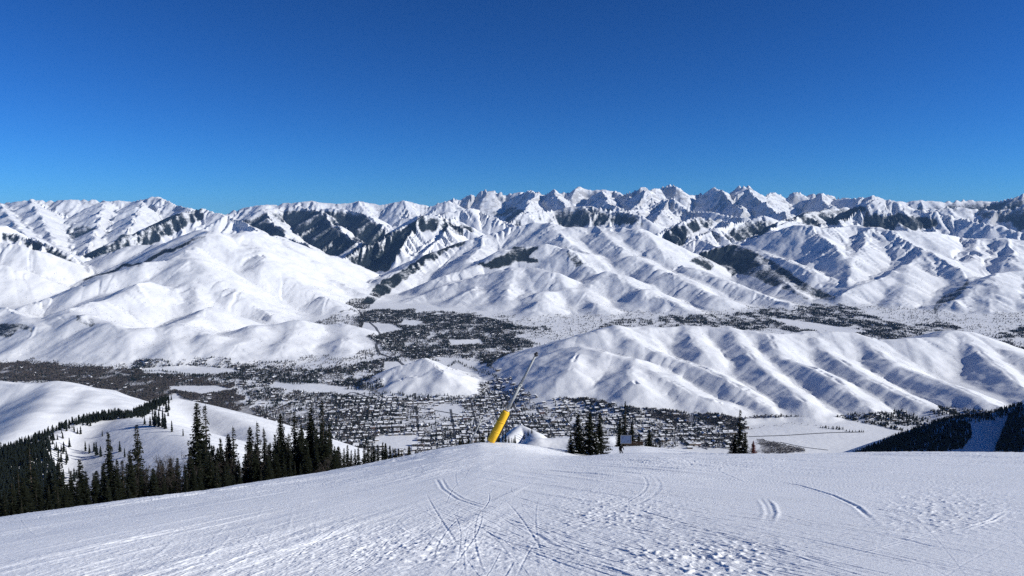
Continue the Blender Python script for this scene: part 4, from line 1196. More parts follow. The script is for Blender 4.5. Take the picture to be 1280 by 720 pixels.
WP = np.array(WOOD_POINTS)
size = WP[:, 3] / np.hypot(WP[:, 0], WP[:, 1])
wx, wy = to_px(WP[:, 0], WP[:, 1], WP[:, 2] + WP[:, 3] * .5)
inview = (wx > 0) & (wx < 1280)
order = np.argsort(np.where(inview, -size, 1))
N_SINGLE = 20
single, rest = order[:N_SINGLE], order[N_SINGLE:]
for k in single:
    x, y, z, h = WP[k]
    o = bpy.data.objects.new('fir_tree', MID[int(k) % 4]); COL.objects.link(o)
    o.location = (x, y, z - .2); o.scale = (h, h, h); o.rotation_euler = (0, 0, (k * 2.4) % 6.28)
    left = wx[k] < 640
    o['label'] = 'distant fir on the wooded ridge around the white clearings, beyond the piste edge' if left else 'distant fir on the shaded wooded slope at the far right'
    o['category'] = 'tree'; o['group'] = 'firs on the wooded left ridge' if left else 'firs on the shaded right slope'

def merged(name, pts, protos, mat, smooth=False):
    """one mesh of many copies: pts (n,5) x y z height turn"""
    V, F = [], []
    n0 = 0
    pick = np.arange(len(pts)) % len(protos)
    for k, (pv_, pf_) in enumerate(protos):
        P = pts[pick == k]
        if not len(P): continue
        c, s = np.cos(P[:, 4])[:, None], np.sin(P[:, 4])[:, None]
        h = P[:, 3][:, None]
        wd_ = P[:, 5][:, None] if P.shape[1] > 5 else 1.0
        vx = P[:, 0][:, None] + (pv_[None, :, 0] * c - pv_[None, :, 1] * s) * h * wd_
        vy = P[:, 1][:, None] + (pv_[None, :, 0] * s + pv_[None, :, 1] * c) * h * wd_
        vz = P[:, 2][:, None] + pv_[None, :, 2] * h
        V.append(np.stack([vx, vy, vz], -1).reshape(-1, 3))
        f = (pf_[None] + (np.arange(len(P)) * len(pv_))[:, None, None] + n0).reshape(-1, 3)
        F.append(f); n0 += len(P) * len(pv_)
    return mesh_from(name, np.concatenate(V), np.concatenate(F), smooth, [mat])

def lowfir(seed, lv, n, rad):
    rg = np.random.default_rng(seed); g = Geo()
    for l in range(lv):
        t = .05 + .9 * l / lv; ph = rg.uniform(0, 6)
        env = rad * (1 - t) ** .8 * rg.uniform(.75, 1.2) + .015
        ring = [[math.cos(ph + k * math.pi / n) * env * (1.1 if k % 2 else .5), math.sin(ph + k * math.pi / n) * env * (1.1 if k % 2 else .5), t] for k in range(2 * n)]
        g.add(ring + [[0, 0, min(1, t + 1.9 / lv * .75)]], [(k, (k + 1) % (2 * n), 2 * n) for k in range(2 * n)])
    return np.concatenate(g.v), np.concatenate(g.f3)
LOWF = [lowfir(s, 6, 4, rd) for s, rd in ((1, .15), (2, .19), (3, .13))]
rgm = np.random.default_rng(9)
PR_ = WP[rest]
pts = np.column_stack([PR_[:, 0], PR_[:, 1], PR_[:, 2] - .2, PR_[:, 3], rgm.uniform(0, 6.28, len(PR_))])
o = link('forest', merged('forest', pts, LOWF, M_FARNEEDLE), kind='stuff')
o['label'] = 'dark conifer wood covering the ridges on both sides of the piste'
# ------------------------------------------------------------------ things on and beside the piste
def add_bm(name, bm, mats, parent=None, smooth=True):
    me = bpy.data.meshes.new(name); bm.to_mesh(me); bm.free()
    for m in mats: me.materials.append(m)
    me.polygons.foreach_set('use_smooth', [smooth] * len(me.polygons))
    o = bpy.data.objects.new(name, me); COL.objects.link(o)
    if parent is not None: o.parent = parent
    return o
def bm_tube(bm, p0, p1, r0, r1, n=16, cap=True):
    p0, p1 = Vector(p0), Vector(p1); d = p1 - p0
    m = Matrix.Translation((p0 + p1) / 2) @ d.to_track_quat('Z', 'Y').to_matrix().to_4x4()
    return bmesh.ops.create_cone(bm, cap_ends=cap, segments=n, radius1=r0, radius2=r1, depth=d.length, matrix=m)
def bm_box(bm, c, s, rot=None, bev=0.0):
    m = Matrix.Translation(c) @ (rot.to_4x4() if rot else Matrix.Identity(4)) @ Matrix.Diagonal((*s, 1))
    g = bmesh.ops.create_cube(bm, size=1.0, matrix=m)
    if bev:
        es = {e for v in g['verts'] for e in v.link_edges}
        bmesh.ops.bevel(bm, geom=list(es), offset=bev, segments=2, affect='EDGES')
def thing(name, label, cat, loc, rot=(0, 0, 0), group=None):
    o = bpy.data.objects.new(name, None); COL.objects.link(o); o.empty_display_size = .4
    o.location = loc; o.rotation_euler = rot; o['label'] = label; o['category'] = cat
    if group: o['group'] = group
    return o
def on_piste(px, py):
    """the place on the piste seen at px, py"""
    a, b, c = ray(px, py)
    az = math.atan2(a, 1.0); T = -c / math.hypot(a, 1.0)
    r = piste_r(az, T)
    x, y = r * math.sin(az), r * math.cos(az)
    i = np.interp(r, pr, np.arange(npr)); j = np.interp(az, pa, np.arange(npa))
    return x, y, float(PZ[int(i), int(j)])

M_YELLOW = plain('yellow padding', (.76, .45, .02), .55, .12, 1.6, bump=.3)
M_STEEL = plain('weathered steel tube', (.30, .31, .31), .5, .12, 2.0)
M_DARKST = plain('dark steel', (.05, .05, .055), .5, .2, 4.0, metallic=.4)
M_PALE = plain('pale plastic ring', (.70, .62, .52), .6, .1, 3.0)
M_WOOD = plain('brown stained boards', (.045, .026, .018), .85, .35, 3.0, bump=.2)
M_SNOW2 = plain('settled snow', (.84, .85, .87), .6, .04, 2.0, bump=.2)

# snow lance with its yellow padding
D_L = 92.0
b0 = W(612.5, 553.5, D_L); t0_ = W(670.5, 442.5, D_L + .5)
root = thing('snow_lance', 'tall leaning snowmaking lance with thick yellow padding round its lower part', 'snow lance', b0)
ax = Vector(t0_) - Vector(b0); Ln = ax.length; ax.normalize()
def pt(f): return ax * (Ln * f)
bm = bmesh.new(); bm_tube(bm, pt(-.06), pt(.02), .46, .46, 20); bm_tube(bm, pt(-.12), pt(-.06), .25, .25, 12)
add_bm('base_ring', bm, [M_PALE], root)
bm = bmesh.new()
prof = [(.012, .40), (.02, .52), (.10, .54), (.20, .525), (.30, .515), (.345, .505), (.358, .42), (.36, .16)]
for (f0, r0), (f1, r1) in zip(prof[:-1], prof[1:]):
    bm_tube(bm, pt(f0), pt(f1), r0, r1, 24, cap=False)
for f in (.13, .24):
    bm_tube(bm, pt(f - .004), pt(f + .004), (.552), (.552), 24, cap=True)
bmesh.ops.remove_doubles(bm, verts=bm.verts, dist=.002)
pad = add_bm('padding', bm, [M_YELLOW], root)
bm = bmesh.new()
side = ax.cross(Vector((0, 1, 0))).normalized()
bm_box(bm, pt(.20) + side * -.53 + Vector((0, -.12, 0)), (.05, .25, Ln * .32), ax.to_track_quat('Z', 'Y').to_matrix())
add_bm('seam_flap', bm, [M_DARKST], pad, False)
bm = bmesh.new(); bm_tube(bm, pt(.355), pt(.66), .22, .19, 14); bm_tube(bm, pt(.655), pt(.985), .175, .13, 14)
bm_tube(bm, pt(.648), pt(.664), .25, .25, 14)
add_bm('lance_tube', bm, [M_STEEL], root)
bm = bmesh.new(); bm_tube(bm, pt(.98), pt(1.005), .22, .24, 14); bm_tube(bm, pt(1.005), pt(1.02), .20, .12, 14)
for k in range(8):
    a = k * math.pi / 4; n_ = (side * math.cos(a) + ax.cross(side) * math.sin(a))
    bm_tube(bm, pt(.992) + n_ * .20, pt(.994) + n_ * .33, .05, .035, 8)
add_bm('nozzle_head', bm, [M_DARKST], root)
bm = bmesh.new(); bm_box(bm, pt(.372) + side * .18, (.34, .26, .34), ax.to_track_quat('Z', 'Y').to_matrix(), .03)
bm_tube(bm, pt(.365), pt(.372), .34, .34, 16)
add_bm('clamp', bm, [M_PALE], root)
# the thinner, bare lance further down
b1 = W(586.5, 556.0, 104); t1 = W(603.5, 521.0, 104.3)
root2 = thing('snow_lance', 'thin bare grey snow lance leaning left of the yellow padded one', 'snow lance', b1)
ax2 = Vector(t1) - Vector(b1)
bm = bmesh.new(); bm_tube(bm, ax2 * -.12, ax2 * .97, .13, .09, 12); add_bm('lance_tube', bm, [M_STEEL], root2)
bm = bmesh.new(); bm_tube(bm, ax2 * .965, ax2 * 1.0, .14, .12, 12); bm_tube(bm, ax2 * .93, ax2 * .945, .15, .15, 12); add_bm('nozzle_head', bm, [M_DARKST], root2)

# trail map board
def map_panel_mat():
    m, t = new_mat('printed trail map')
    p = t.n('ShaderNodeBsdfPrincipled', ins={'Roughness': .4})
    tc = t.n('ShaderNodeTexCoord'); pos = tc.outputs['Object']
    n1 = t.noise(pos, .9, 4.0, .6); n2 = t.noise(pos, 2.2, 5.0, .6)
    sep = t.n('ShaderNodeSeparateXYZ'); t.t.links.new(pos, sep.inputs[0])
    z = t.math('ADD', sep.outputs['Z'], t.math('MULTIPLY', t.math('SUBTRACT', n1, .5), 1.2))
    c = t.mix(t.ramp(z, .15, .35), (.26, .30, .38), (.10, .15, .28))
    c = t.mix(t.ramp(n2, .56, .62), c, (.015, .03, .10))
    t.t.links.new(c, p.inputs['Base Color']); t.out(p.outputs[0])
    return m
bx_, by_ = 0, 0
Db = 148.0
xl, yl, zl = W(775.5, 554.5, Db); xr, yr, zr = W(789.5, 544.0, Db)
cx, cz, wdt, hgt = (xl + xr) / 2, (zl + zr) / 2, xr - xl, zr - zl
zg = ground(cx, Db)
root = thing('trail_map_board', 'blue and white trail map board on dark wooden posts before the firs', 'sign', (cx, Db, zg))
bm = bmesh.new(); bm_box(bm, (0, 0, cz - zg), (wdt - .12, .05, hgt - .12)); panel = add_bm('map_panel', bm, [map_panel_mat()], root, False)
bm = bmesh.new()
for sx in (-1, 1): bm_box(bm, (sx * (wdt / 2 - .03), -.01, cz - zg), (.08, .10, hgt))
for sz in (-1, 1): bm_box(bm, (0, -.012, cz - zg + sz * (hgt / 2 - .03)), (wdt - .14, .10, .08))
add_bm('frame', bm, [plain('grey painted trim', (.22, .23, .25), .6, .1, 3.0)], root, False)
for sx in (-1, 1):
    bm = bmesh.new(); bm_box(bm, (sx * wdt * .36, .12, (cz - zg) / 2 + .1), (.16, .14, cz - zg + hgt * .8), None, .01)
    add_bm('post', bm, [M_WOOD], root, False)
# the low plank wall beside it
root = thing('plank_barrier', 'low dark brown plank barrier running right from under the map board', 'barrier', (cx + wdt * .35, Db + .7, zg))
for k in range(3):
    bm = bmesh.new(); bm_box(bm, (wdt * .38, -.06, .18 + k * .27), (wdt * 1.75, .05, .23), None, .01); add_bm('plank', bm, [M_WOOD], root, False)
for k in range(3):
    bm = bmesh.new(); bm_box(bm, (wdt * (-.42 + .8 * k), .04, .4), (.13, .13, 1.25), None, .01); add_bm('post', bm, [M_WOOD], root, False)

# the skier
sx_, sy_ = W(776.0, 571.0, 105.0)[:2]; sz_ = piste_z(sx_, sy_) + .02
M_JACKET = plain('black ski jacket', (.008, .008, .010), .9, .3, 8.0, spec=.05)
M_PANTS = plain('dark ski trousers', (.010, .010, .012), .9, .3, 8.0, spec=.05)
M_HELM = plain('dark helmet', (.02, .02, .022), .35)
M_SKIN = plain('skin', (.45, .27, .19), .6)
M_SKI = plain('ski top sheet', (.06, .06, .07), .4)
root = thing('person', 'skier in black jacket and trousers crouched in a turn below the map board', 'person', (sx_, sy_, sz_), (0, 0, R(195)))
def skin_body(name, verts, edges, radii, mat, parent, levels=2, rootv=0):
    me = bpy.data.meshes.new(name); me.from_pydata([Vector(v) for v in verts], edges, []); 
    o = bpy.data.objects.new(name, me); COL.objects.link(o)
    sk = o.modifiers.new('skin', 'SKIN'); 
    for i, r in enumerate(radii):
        d = me.skin_vertices[0].data[i] if len(me.skin_vertices) else None
        if d is None: break
        d.radius = (r, r) if not isinstance(r, tuple) else r
        d.use_root = (i == rootv)
    ss = o.modifiers.new('subsurf', 'SUBSURF'); ss.levels = levels; ss.render_levels = levels
    dg = bpy.context.evaluated_depsgraph_get(); dg.update()
    ev = o.evaluated_get(dg); m2 = bpy.data.meshes.new_from_object(ev)
    o.modifiers.clear(); o.data = m2; m2.name = name
    m2.materials.clear(); m2.materials.append(mat)
    m2.polygons.foreach_set('use_smooth', [True] * len(m2.polygons))
    o.parent = parent
    return o
# local frame: +y forward, +x to the skier's right, z up; knees bent, body inclined into the turn
V_ = [(0, -.10, .82), (.01, -.05, 1.0), (.02, .04, 1.2), (.02, .10, 1.38), (.02, .13, 1.47), (.03, .17, 1.56), (.03, .19, 1.66),
      (-.19, .10, 1.36), (-.30, .18, 1.14), (-.28, .40, 1.02), (-.28, .46, 1.01),
      (.23, .10, 1.36), (.36, .16, 1.15), (.38, .38, 1.02), (.38, .44, 1.01),
      (-.12, -.08, .80), (-.15, .20, .52), (-.14, -.02, .12), (-.14, .12, .07),
      (.12, -.08, .80), (.17, .20, .53), (.20, -.02, .12), (.20, .12, .07)]
E_ = [(0, 1), (1, 2), (2, 3), (3, 4), (4, 5), (5, 6), (3, 7), (7, 8), (8, 9), (9, 10), (3, 11), (11, 12), (12, 13), (13, 14),
      (0, 15), (15, 16), (16, 17), (17, 18), (0, 19), (19, 20), (20, 21), (21, 22)]
R_ = [.17, .16, .18, .16, .075, .10, .095, .095, .07, .055, .05, .095, .07, .055, .05, .12, .09, .075, .06, .12, .09, .075, .06]
bdy = skin_body('body', V_, E_, R_, M_JACKET, root)
bm = bmesh.new(); bmesh.ops.create_uvsphere(bm, u_segments=18, v_segments=12, radius=.145, matrix=Matrix.Translation((.03, .17, 1.66)) @ Matrix.Diagonal((.92, 1.08, 1, 1)))
add_bm('helmet', bm, [M_HELM], root)
bm = bmesh.new(); bm_box(bm, (.03, .30, 1.62), (.17, .06, .085), None, .02); add_bm('goggles', bm, [plain('goggle lens', (.05, .03, .02), .1)], root)
for s in (-1, 1):
    cxs = -.14 if s < 0 else .20
    bm = bmesh.new(); bm_box(bm, (cxs, .05, .03), (.085, 1.66, .025), None, .008)
    bm_tube(bm, (cxs, .87, .03), (cxs, 1.02, .12), .04, .02, 8)
    add_bm('ski', bm, [M_SKI], root, False)
    bm = bmesh.new(); bm_box(bm, (cxs, .03, .12), (.11, .30, .20), None, .03); add_bm('ski_boot', bm, [M_HELM], root)
    hx = -.28 if s < 0 else .38
    bm = bmesh.new(); bm_tube(bm, (hx, .46, 1.06), (hx + s * .30, -.30, .25), .012, .009, 8); bm_tube(bm, (hx + s * .285, -.26, .29), (hx + s * .29, -.275, .275), .045, .045, 10)
    add_bm('ski_pole', bm, [M_DARKST], root)
# ------------------------------------------------------------------ the air itself
hb = bmesh.new(); bmesh.ops.create_cube(hb, size=1.0)
hme = bpy.data.meshes.new('haze'); hb.to_mesh(hme); hb.free()
hm, ht = new_mat('thin air')
pv = ht.n('ShaderNodeVolumePrincipled')
pv.inputs['Color'].default_value = (.27, .54, 1.0, 1); pv.inputs['Density'].default_value = HAZE = 0.95e-5
pv.inputs['Anisotropy'].default_value = 0.0
ho = ht.n('ShaderNodeOutputMaterial'); ht.t.links.new(pv.outputs[0], ho.inputs['Volume'])
hme.materials.append(hm)
zlo = float(H.min()) - 2.0; zhi = float(H.max()) + 30.0
haze = link('haze', hme, kind='stuff')
haze['label'] = 'thin blue winter haze filling the air over the valley'
haze.scale = (2 * 38000, 50000, zhi - zlo); haze.location = (0, 22500, (zhi + zlo) / 2)
# ------------------------------------------------------------------ the valley: houses, bare cottonwoods, firs, roads
def sample(poly, per_ha, seed, dmin=2500, dmax=9500, flat=40, jitter=None):
    """points on the land spread evenly over the part of it seen inside the polygon"""
    rg = np.random.default_rng(seed)
    poly = np.asarray(poly, float)
    # bounds on the ground, from the polygon's corners on the valley floor
    xs, ys = [], []
    for px, py in poly:
        x, y, d = hits(px, py, 2300)
        if np.isfinite(x[0]): xs.append(x[0]); ys.append(y[0])
    x0, x1, y0, y1 = min(xs) - 200, max(xs) + 200, max(min(ys) - 200, dmin), min(max(ys) + 400, dmax)
    n = int((x1 - x0) * (y1 - y0) / 1e4 * per_ha)
    x = rg.uniform(x0, x1, n); y = rg.uniform(y0, y1, n)
    z = height_at(x, y)
    px, py = to_px(x, y, z)
    jx = 9 * fbm(x / 190, y / 300, 3, 201); jy = 4.0 * fbm(x / 190, y / 300, 3, 202)
    ok = inpoly(px + jx, py + jy, poly)
    if flat:
        ok &= (z - floor_z(np.hypot(x, y))) < flat
    return x[ok], y[ok], z[ok], px[ok], py[ok]

def open_field(px, py):
    m = np.zeros(px.shape, bool)
    for f in FIELDS: m |= inpoly(px, py, f)
    return m

# name, polygon, firs/ha, bare trees/ha, houses/ha
AREAS = [
 ('flood plain', [(-80,450),(60,455),(140,461),(230,468),(290,482),(300,500),(335,520),(400,548),(330,548),(290,520),(215,492),(150,514),(120,490),(60,477),(-80,475)], 5, 62, .7),
 ('upper streets', [(150,466),(170,452),(230,441),(262,439),(300,452),(340,462),(400,462),(440,455),(500,448),(505,470),(470,486),(380,480),(300,476),(230,472),(160,474)], 20, 10, 5),
 ('village', [(440,396),(470,386),(520,390),(590,393),(640,405),(650,430),(655,450),(620,470),(600,448),(560,445),(530,450),(495,448),(470,432),(455,415)], 19, 10, 4),
 ('valley neck', [(420,392),(440,372),(462,345),(470,340),(480,352),(478,362),(458,388)], 9, 9, .6),
 ('west town', [(296,478),(400,490),(480,500),(500,515),(470,545),(420,575),(380,560),(320,520)], 10, 12, 7),
 ('town', [(420,498),(560,498),(600,480),(640,462),(690,480),(760,500),(820,515),(900,522),(935,530),(925,562),(820,562),(560,578),(410,578),(400,545)], 9, 9, 11),
 ('foot of the hills', [(628,440),(650,448),(672,466),(700,482),(760,497),(800,508),(880,517),(935,522),(930,536),(860,530),(780,518),(700,498),(650,478)], 16, 60, 1.5),
 ('east valley', [(815,408),(830,396),(900,394),(960,387),(1000,382),(1060,381),(1082,392),(1100,401),(1140,408),(1180,404),(1215,415),(1180,422),(1110,426),(1065,418),(1010,417),(900,409)], 24, 8, 4),
 ('side valley', [(732,414),(770,401),(812,399),(812,407),(770,409)], 16, 4, 1),
 ('side valley', [(630,408),(684,411),(684,418),(630,421)], 20, 4, 1),
 ('side valley', [(625,424),(660,424),(672,432),(640,440),(625,438)], 20, 6, 1),
 ('east end', [(1232,424),(1300,400),(1320,445),(1270,445)], 28, 8, 2),
 ('right village', [(1030,526),(1080,517),(1140,512),(1195,510),(1236,516),(1180,533),(1130,540),(1100,531),(1050,536)], 26, 8, 4),
 ('floor', [(300,440),(440,385),(600,392),(640,400),(650,440),(640,480),(930,530),(930,560),(420,560),(330,500),(0,480),(0,452)], 4.5, 5, .3),
 ('floor', [(560,396),(800,390),(1000,378),(1300,388),(1300,440),(1000,422),(640,445)], .9, 1.3, .1),
 ('foot line', [(930,519),(990,521),(1060,524),(1060,528),(990,526),(930,524)], 7, 30, 0),
 ('willow flat', [(945,547),(975,545),(1012,556),(1005,567),(940,568)], 0, 90, 0),
 ('willow flat', [(855,541),(905,543),(925,548),(922,554),(865,553)], 3, 60, 0),
]
FIRP, BAREP, HOUSEP = [], [], []
rgt = np.random.default_rng(404)
for k, (nm, poly, fd, bd, hd) in enumerate(AREAS):
    for dens, store, seed in ((fd, FIRP, 1), (bd, BAREP, 2), (hd, HOUSEP, 3)):
        if dens <= 0: continue
        x, y, z, px, py = sample(poly, dens * {1: 4.3, 2: 5.6, 3: 1.45 if nm == 'town' else .8}[seed], 1000 * k + seed, flat=14 if nm == 'floor' else 40)
        clump = fbm(x / 75, y / 110, 2, 60 + seed) + .8 * fbm(x / 260, y / 420, 2, 70 + k)
        keep = ~open_field(px, py) & (rgt.random(len(x)) < np.clip((.45 if nm in ('east valley', 'side valley', 'east end') else .74) + clump * 1.3, 0.0, 1))
        hs = {1: rgt.uniform(7, 16, len(x)), 2: rgt.uniform(5, 11, len(x)) * (.5 if nm == 'willow flat' else 1), 3: rgt.uniform(.65, 1.1, len(x))}[seed]
        if nm == 'town':
            uu = x * math.cos(R(7)) + y * math.sin(R(7)) - 250
            keep &= ~((np.abs((uu + 54) % 108 - 54) < 8) & inpoly(px, py, [(640,466),(690,482),(760,502),(812,517),(800,548),(640,545),(560,548),(545,520),(600,490)]))
            if seed == 3: hs = hs * 1.2
        store.append(np.column_stack([x, y, z, hs])[keep])
# rows of firs along the golf course and the river
def row_px(pts, step, h, store, wid=8):
    P = []
    for px, py in pts:
        x, y, d = hits(px, py, 2300); P.append((x[0], y[0]))
    P = np.array(P); s = np.concatenate([[0], np.cumsum(np.linalg.norm(np.diff(P, axis=0), axis=1))])
    t = np.arange(0, s[-1], step); t = t + rgt.normal(0, step * .3, len(t))
    x = np.interp(t, s, P[:, 0]) + rgt.normal(0, wid, len(t)); y = np.interp(t, s, P[:, 1]) + rgt.normal(0, wid, len(t))
    store.append(np.column_stack([x, y, height_at(x, y), rgt.uniform(h[0], h[1], len(t))]))
row_px([(540,451),(570,452),(600,464),(625,474)], 11, (9, 16), FIRP)
row_px([(560,462),(585,468),(592,472)], 14, (4, 7), BAREP)
row_px([(400,492),(430,497),(460,499),(480,494),(520,497),(560,498)], 7, (9, 17), FIRP)
row_px([(160,466),(200,464),(250,470),(300,474),(350,478),(380,481)], 6, (8, 14), FIRP)
row_px([(425,478),(440,484),(470,486)], 4, (9, 16), FIRP, 25)
row_px([(0,455),(60,456),(140,461)], 6, (6, 9), BAREP, 12)
row_px([(940,536),(990,530),(1050,536)], 20, (4, 8), BAREP, 10)
row_px([(1060,540),(1080,541)], 8, (8, 13), FIRP, 6)
row_px([(1028,536),(1050,537)], 4, (8, 14), FIRP, 12)
FIRP = np.concatenate(FIRP); BAREP = np.concatenate(BAREP); HOUSEP = np.concatenate(HOUSEP)

def lowbare(seed):
    """a leafless round-headed tree: short trunk and an open ball of twig fans"""
    rg = np.random.default_rng(seed); v, f = [], []
    for k in range(13):
        a = rg.uniform(0, 6.28); e = rg.uniform(.25, 1.4); L = rg.uniform(.42, .75)
        d = np.array([math.cos(a) * math.cos(e), math.sin(a) * math.cos(e), math.sin(e)])
        s = np.cross(d, rg.normal(0, 1, 3)); s /= np.linalg.norm(s)
        b = np.array([0, 0, rg.uniform(.1, .35)]); n = len(v)
        v += [b, b + d * L + s * .10, b + d * L * 1.05 - s * .10]; f.append((n, n + 1, n + 2))
    return np.array(v), np.array(f)
LOWB = [lowbare(s) for s in (1, 2, 3, 4)]
def pts6(P, w=1.0):
    return np.column_stack([P[:, 0], P[:, 1], P[:, 2] - .15, P[:, 3], rgt.uniform(0, 6.28, len(P)), np.full(len(P), w)])
TINY = [lowfir(s, 3, 3, rd) for s, rd in ((11, .21), (12, .26), (13, .18))]
o = link('valley_firs', merged('valley_firs', pts6(FIRP, 1.25), TINY, M_FARNEEDLE), kind='stuff')
o['label'] = 'thousands of dark conifers scattered among the houses on the valley floor'
o = link('valley_cottonwoods', merged('valley_cottonwoods', pts6(BAREP), LOWB, M_COTTON), kind='stuff')
o['label'] = 'leafless grey-brown cottonwoods and willows massed along the valley floor'

# sage and brush standing out of the snow on the nearer hills, thickest in the gullies
LAP = np.zeros_like(H)
Hs_ = H.copy()
for _ in range(6):
    Hs_[1:-1, 1:-1] = (Hs_[:-2, 1:-1] + Hs_[2:, 1:-1] + Hs_[1:-1, :-2] + Hs_[1:-1, 2:]) / 4
LAP = Hs_ - H
SAGEP = []
for k, (poly, n, gul, base) in enumerate([([(262,400),(430,398),(495,440),(490,462),(300,462)], 26000, .5, .10), ([(0,380),(100,380),(270,395),(270,455),(0,458)], 30000, .45, .05),
                              ([(650,405),(1280,405),(1280,525),(930,525),(650,470)], 60000, .30, .015), ([(0,300),(200,320),(450,365),(440,400),(260,400),(0,385)], 60000, .30, .01),
                              ([(450,335),(830,290),(985,380),(760,405),(450,390)], 70000, .28, .008), ([(850,300),(1280,300),(1280,410),(985,385)], 70000, .30, .012), ([(480,450),(600,450),(600,497),(480,497)], 9000, .4, .05)]):
    rg = np.random.default_rng(900 + k)
    P_ = np.asarray(poly, float)
    az0, az1 = [math.atan((q - 640) / FPX) for q in (P_[:, 0].min(), P_[:, 0].max())]
    az = rg.uniform(az0, az1, n); r = np.exp(rg.uniform(math.log(3400), math.log(10500), n))
    x, y = r * np.sin(az), r * np.cos(az); z = height_at(x, y); px, py = to_px(x, y, z)
    i_ = np.clip(np.interp(np.log(r), LR, np.arange(NR)).astype(int), 0, NR - 1); j_ = np.clip(np.interp(az, GA, np.arange(NA)).astype(int), 0, NA - 1)
    g_l = np.clip(LAP[i_, j_] / 1.2, 0, 1); rel_ = RELIEF_[i_, j_]
    cl = np.clip(fbm(x / 120, y / 160, 3, 950 + k) * 1.6, 0, 1)
    ok = inpoly(px, py, poly) & (rel_ > 10) & (rg.random(n) < gul * g_l + base * 3 * cl)
    SAGEP.append(np.column_stack([x, y, z, rg.uniform(1.6, 4.2, n) * np.clip(r / 6000, .7, 1.5)])[ok])
SAGEP = np.concatenate(SAGEP)
o = link('sagebrush', merged('sagebrush', pts6(SAGEP, 1.1), LOWB, M_BARE), kind='stuff')
o['label'] = 'dark sagebrush and scrub dotted over the snowy hills'
print('SAGE', len(SAGEP))

# houses
M_ROOFSNOW = plain('snow covered roof', (.80, .81, .83), .7, .05, .3)
WALLS = [plain('dark timber walls', (.07, .05, .04), .8, .3, .5), plain('grey board walls', (.16, .15, .14), .8, .25, .5), plain('tan stucco walls', (.26, .21, .16), .8, .2, .5), plain('brick walls', (.17, .09, .07), .85, .25, .5)]
M_PANE = plain('window glass', (.02, .025, .03), .15)
def house_geo(w, d, h, rh, seed, flat=False):
    """gabled house: walls, overhanging snowy roof, window openings as recessed dark panes, chimney"""
    v = []; f = []; mi = []
    def box(c, s, m):
        n = len(v)
        for dz in (-1, 1):
            for dx, dy in ((-1, -1), (1, -1), (1, 1), (-1, 1)):
                v.append((c[0] + dx * s[0] / 2, c[1] + dy * s[1] / 2, c[2] + dz * s[2] / 2))
        for q in ((0, 1, 5, 4), (1, 2, 6, 5), (2, 3, 7, 6), (3, 0, 4, 7), (4, 5, 6, 7), (3, 2, 1, 0)):
            f.append(tuple(n + i for i in q)); mi.append(m)
    box((0, 0, h / 2 - 1), (w, d, h + 2), 0)
    if flat:
        box((0, 0, h + .45), (w + .5, d + .5, .9), 1)
        box((w * .2, 0, h + 1.5), (w * .22, d * .3, 1.3), 0)
    else:
        ov = .8; n = len(v); t = .5
        for dz in (0, t):
            for x in (-w / 2 - ov, w / 2 + ov):
                v.extend([(x, -d / 2 - ov, h - .25 + dz), (x, 0, h + rh + dz), (x, d / 2 + ov, h - .25 + dz)])
        q = lambda *a: (f.append(tuple(n + i for i in a)), mi.append(1))
        q(6, 9, 10, 7); q(7, 10, 11, 8); q(0, 1, 4, 3); q(1, 2, 5, 4)
        q(0, 6, 7, 1); q(1, 7, 8, 2); q(3, 4, 10, 9); q(4, 5, 11, 10); q(0, 3, 9, 6); q(2, 8, 11, 5)
        for x in (-w / 2 + .02, w / 2 - .02):
            n = len(v); v.extend([(x, -d / 2, h), (x, d / 2, h), (x, 0, h + rh * .96)]); f.append((n, n + 1, n + 2)); mi.append(0)
        box((w * .22, d * .12, h + rh * .9), (.9, .9, rh * .9 + .8), 0)
    for fl_ in range(max(1, int(h / 3))):
        for k in range(max(2, int(w / 4))):
            x = -w / 2 + (k + .5) * w / max(2, int(w / 4))
            for s in (-1, 1):
                box((x, s * (d / 2 + .01), 1.6 + fl_ * 3), (1.5, .08, 1.4), 2)
    return v, f, mi
TYPES = []
for k, (w, d, h, rh, flat) in enumerate([(15, 10, 5.2, 3.0, False), (12, 9, 4.0, 2.6, False), (18, 11, 6.0, 3.4, False), (24, 15, 7.5, 0, True), (13, 12, 6.0, 2.4, False), (34, 16, 8.0, 0, True)]):
    v, f, mi = house_geo(w, d, h, rh, k, flat)
    TYPES.append((np.array(v), f, mi, k))
def type_mesh(k, wall):
    v, f, mi, _ = TYPES[k]
    me = bpy.data.meshes.new('house'); me.from_pydata([tuple(q) for q in v], [], f)
    for m in (WALLS[wall], M_ROOFSNOW, M_PANE): me.materials.append(m)
    me.polygons.foreach_set('material_index', mi); me.update()
    return me
HMESH = {(k, w): type_mesh(k, w) for k in range(6) for w in range(4)}
# the street grid of the town runs a little off the line of sight
gt = math.radians(7.0)
hx, hy = HOUSEP[:, 0], HOUSEP[:, 1]
intown = (np.hypot(hx, hy) < 4400)
U = hx * math.cos(gt) + hy * math.sin(gt); Vv = -hx * math.sin(gt) + hy * math.cos(gt)
U = np.where(intown, np.floor((U - 250) / 27) * 27 + 263.5, U); Vv = np.where(intown, np.round(Vv / 36) * 36 + np.where(np.round(Vv / 36) % 2 == 0, 6, -6), Vv)
hx2 = U * math.cos(gt) - Vv * math.sin(gt); hy2 = U * math.sin(gt) + Vv * math.cos(gt)
key = np.round(np.stack([hx2, hy2], 1) / 14).astype(int)
_, uniq = np.unique(key, axis=0, return_index=True)
HP = np.column_stack([hx2, hy2, height_at(hx2, hy2), HOUSEP[:, 3]])[uniq]
hr = np.random.default_rng(3)
kinds = hr.choice([0, 1, 2, 3, 4, 5], len(HP), p=[.28, .28, .2, .1, .10, .04])
walls_ = hr.choice([0, 1, 2, 3], len(HP), p=[.45, .3, .17, .08])
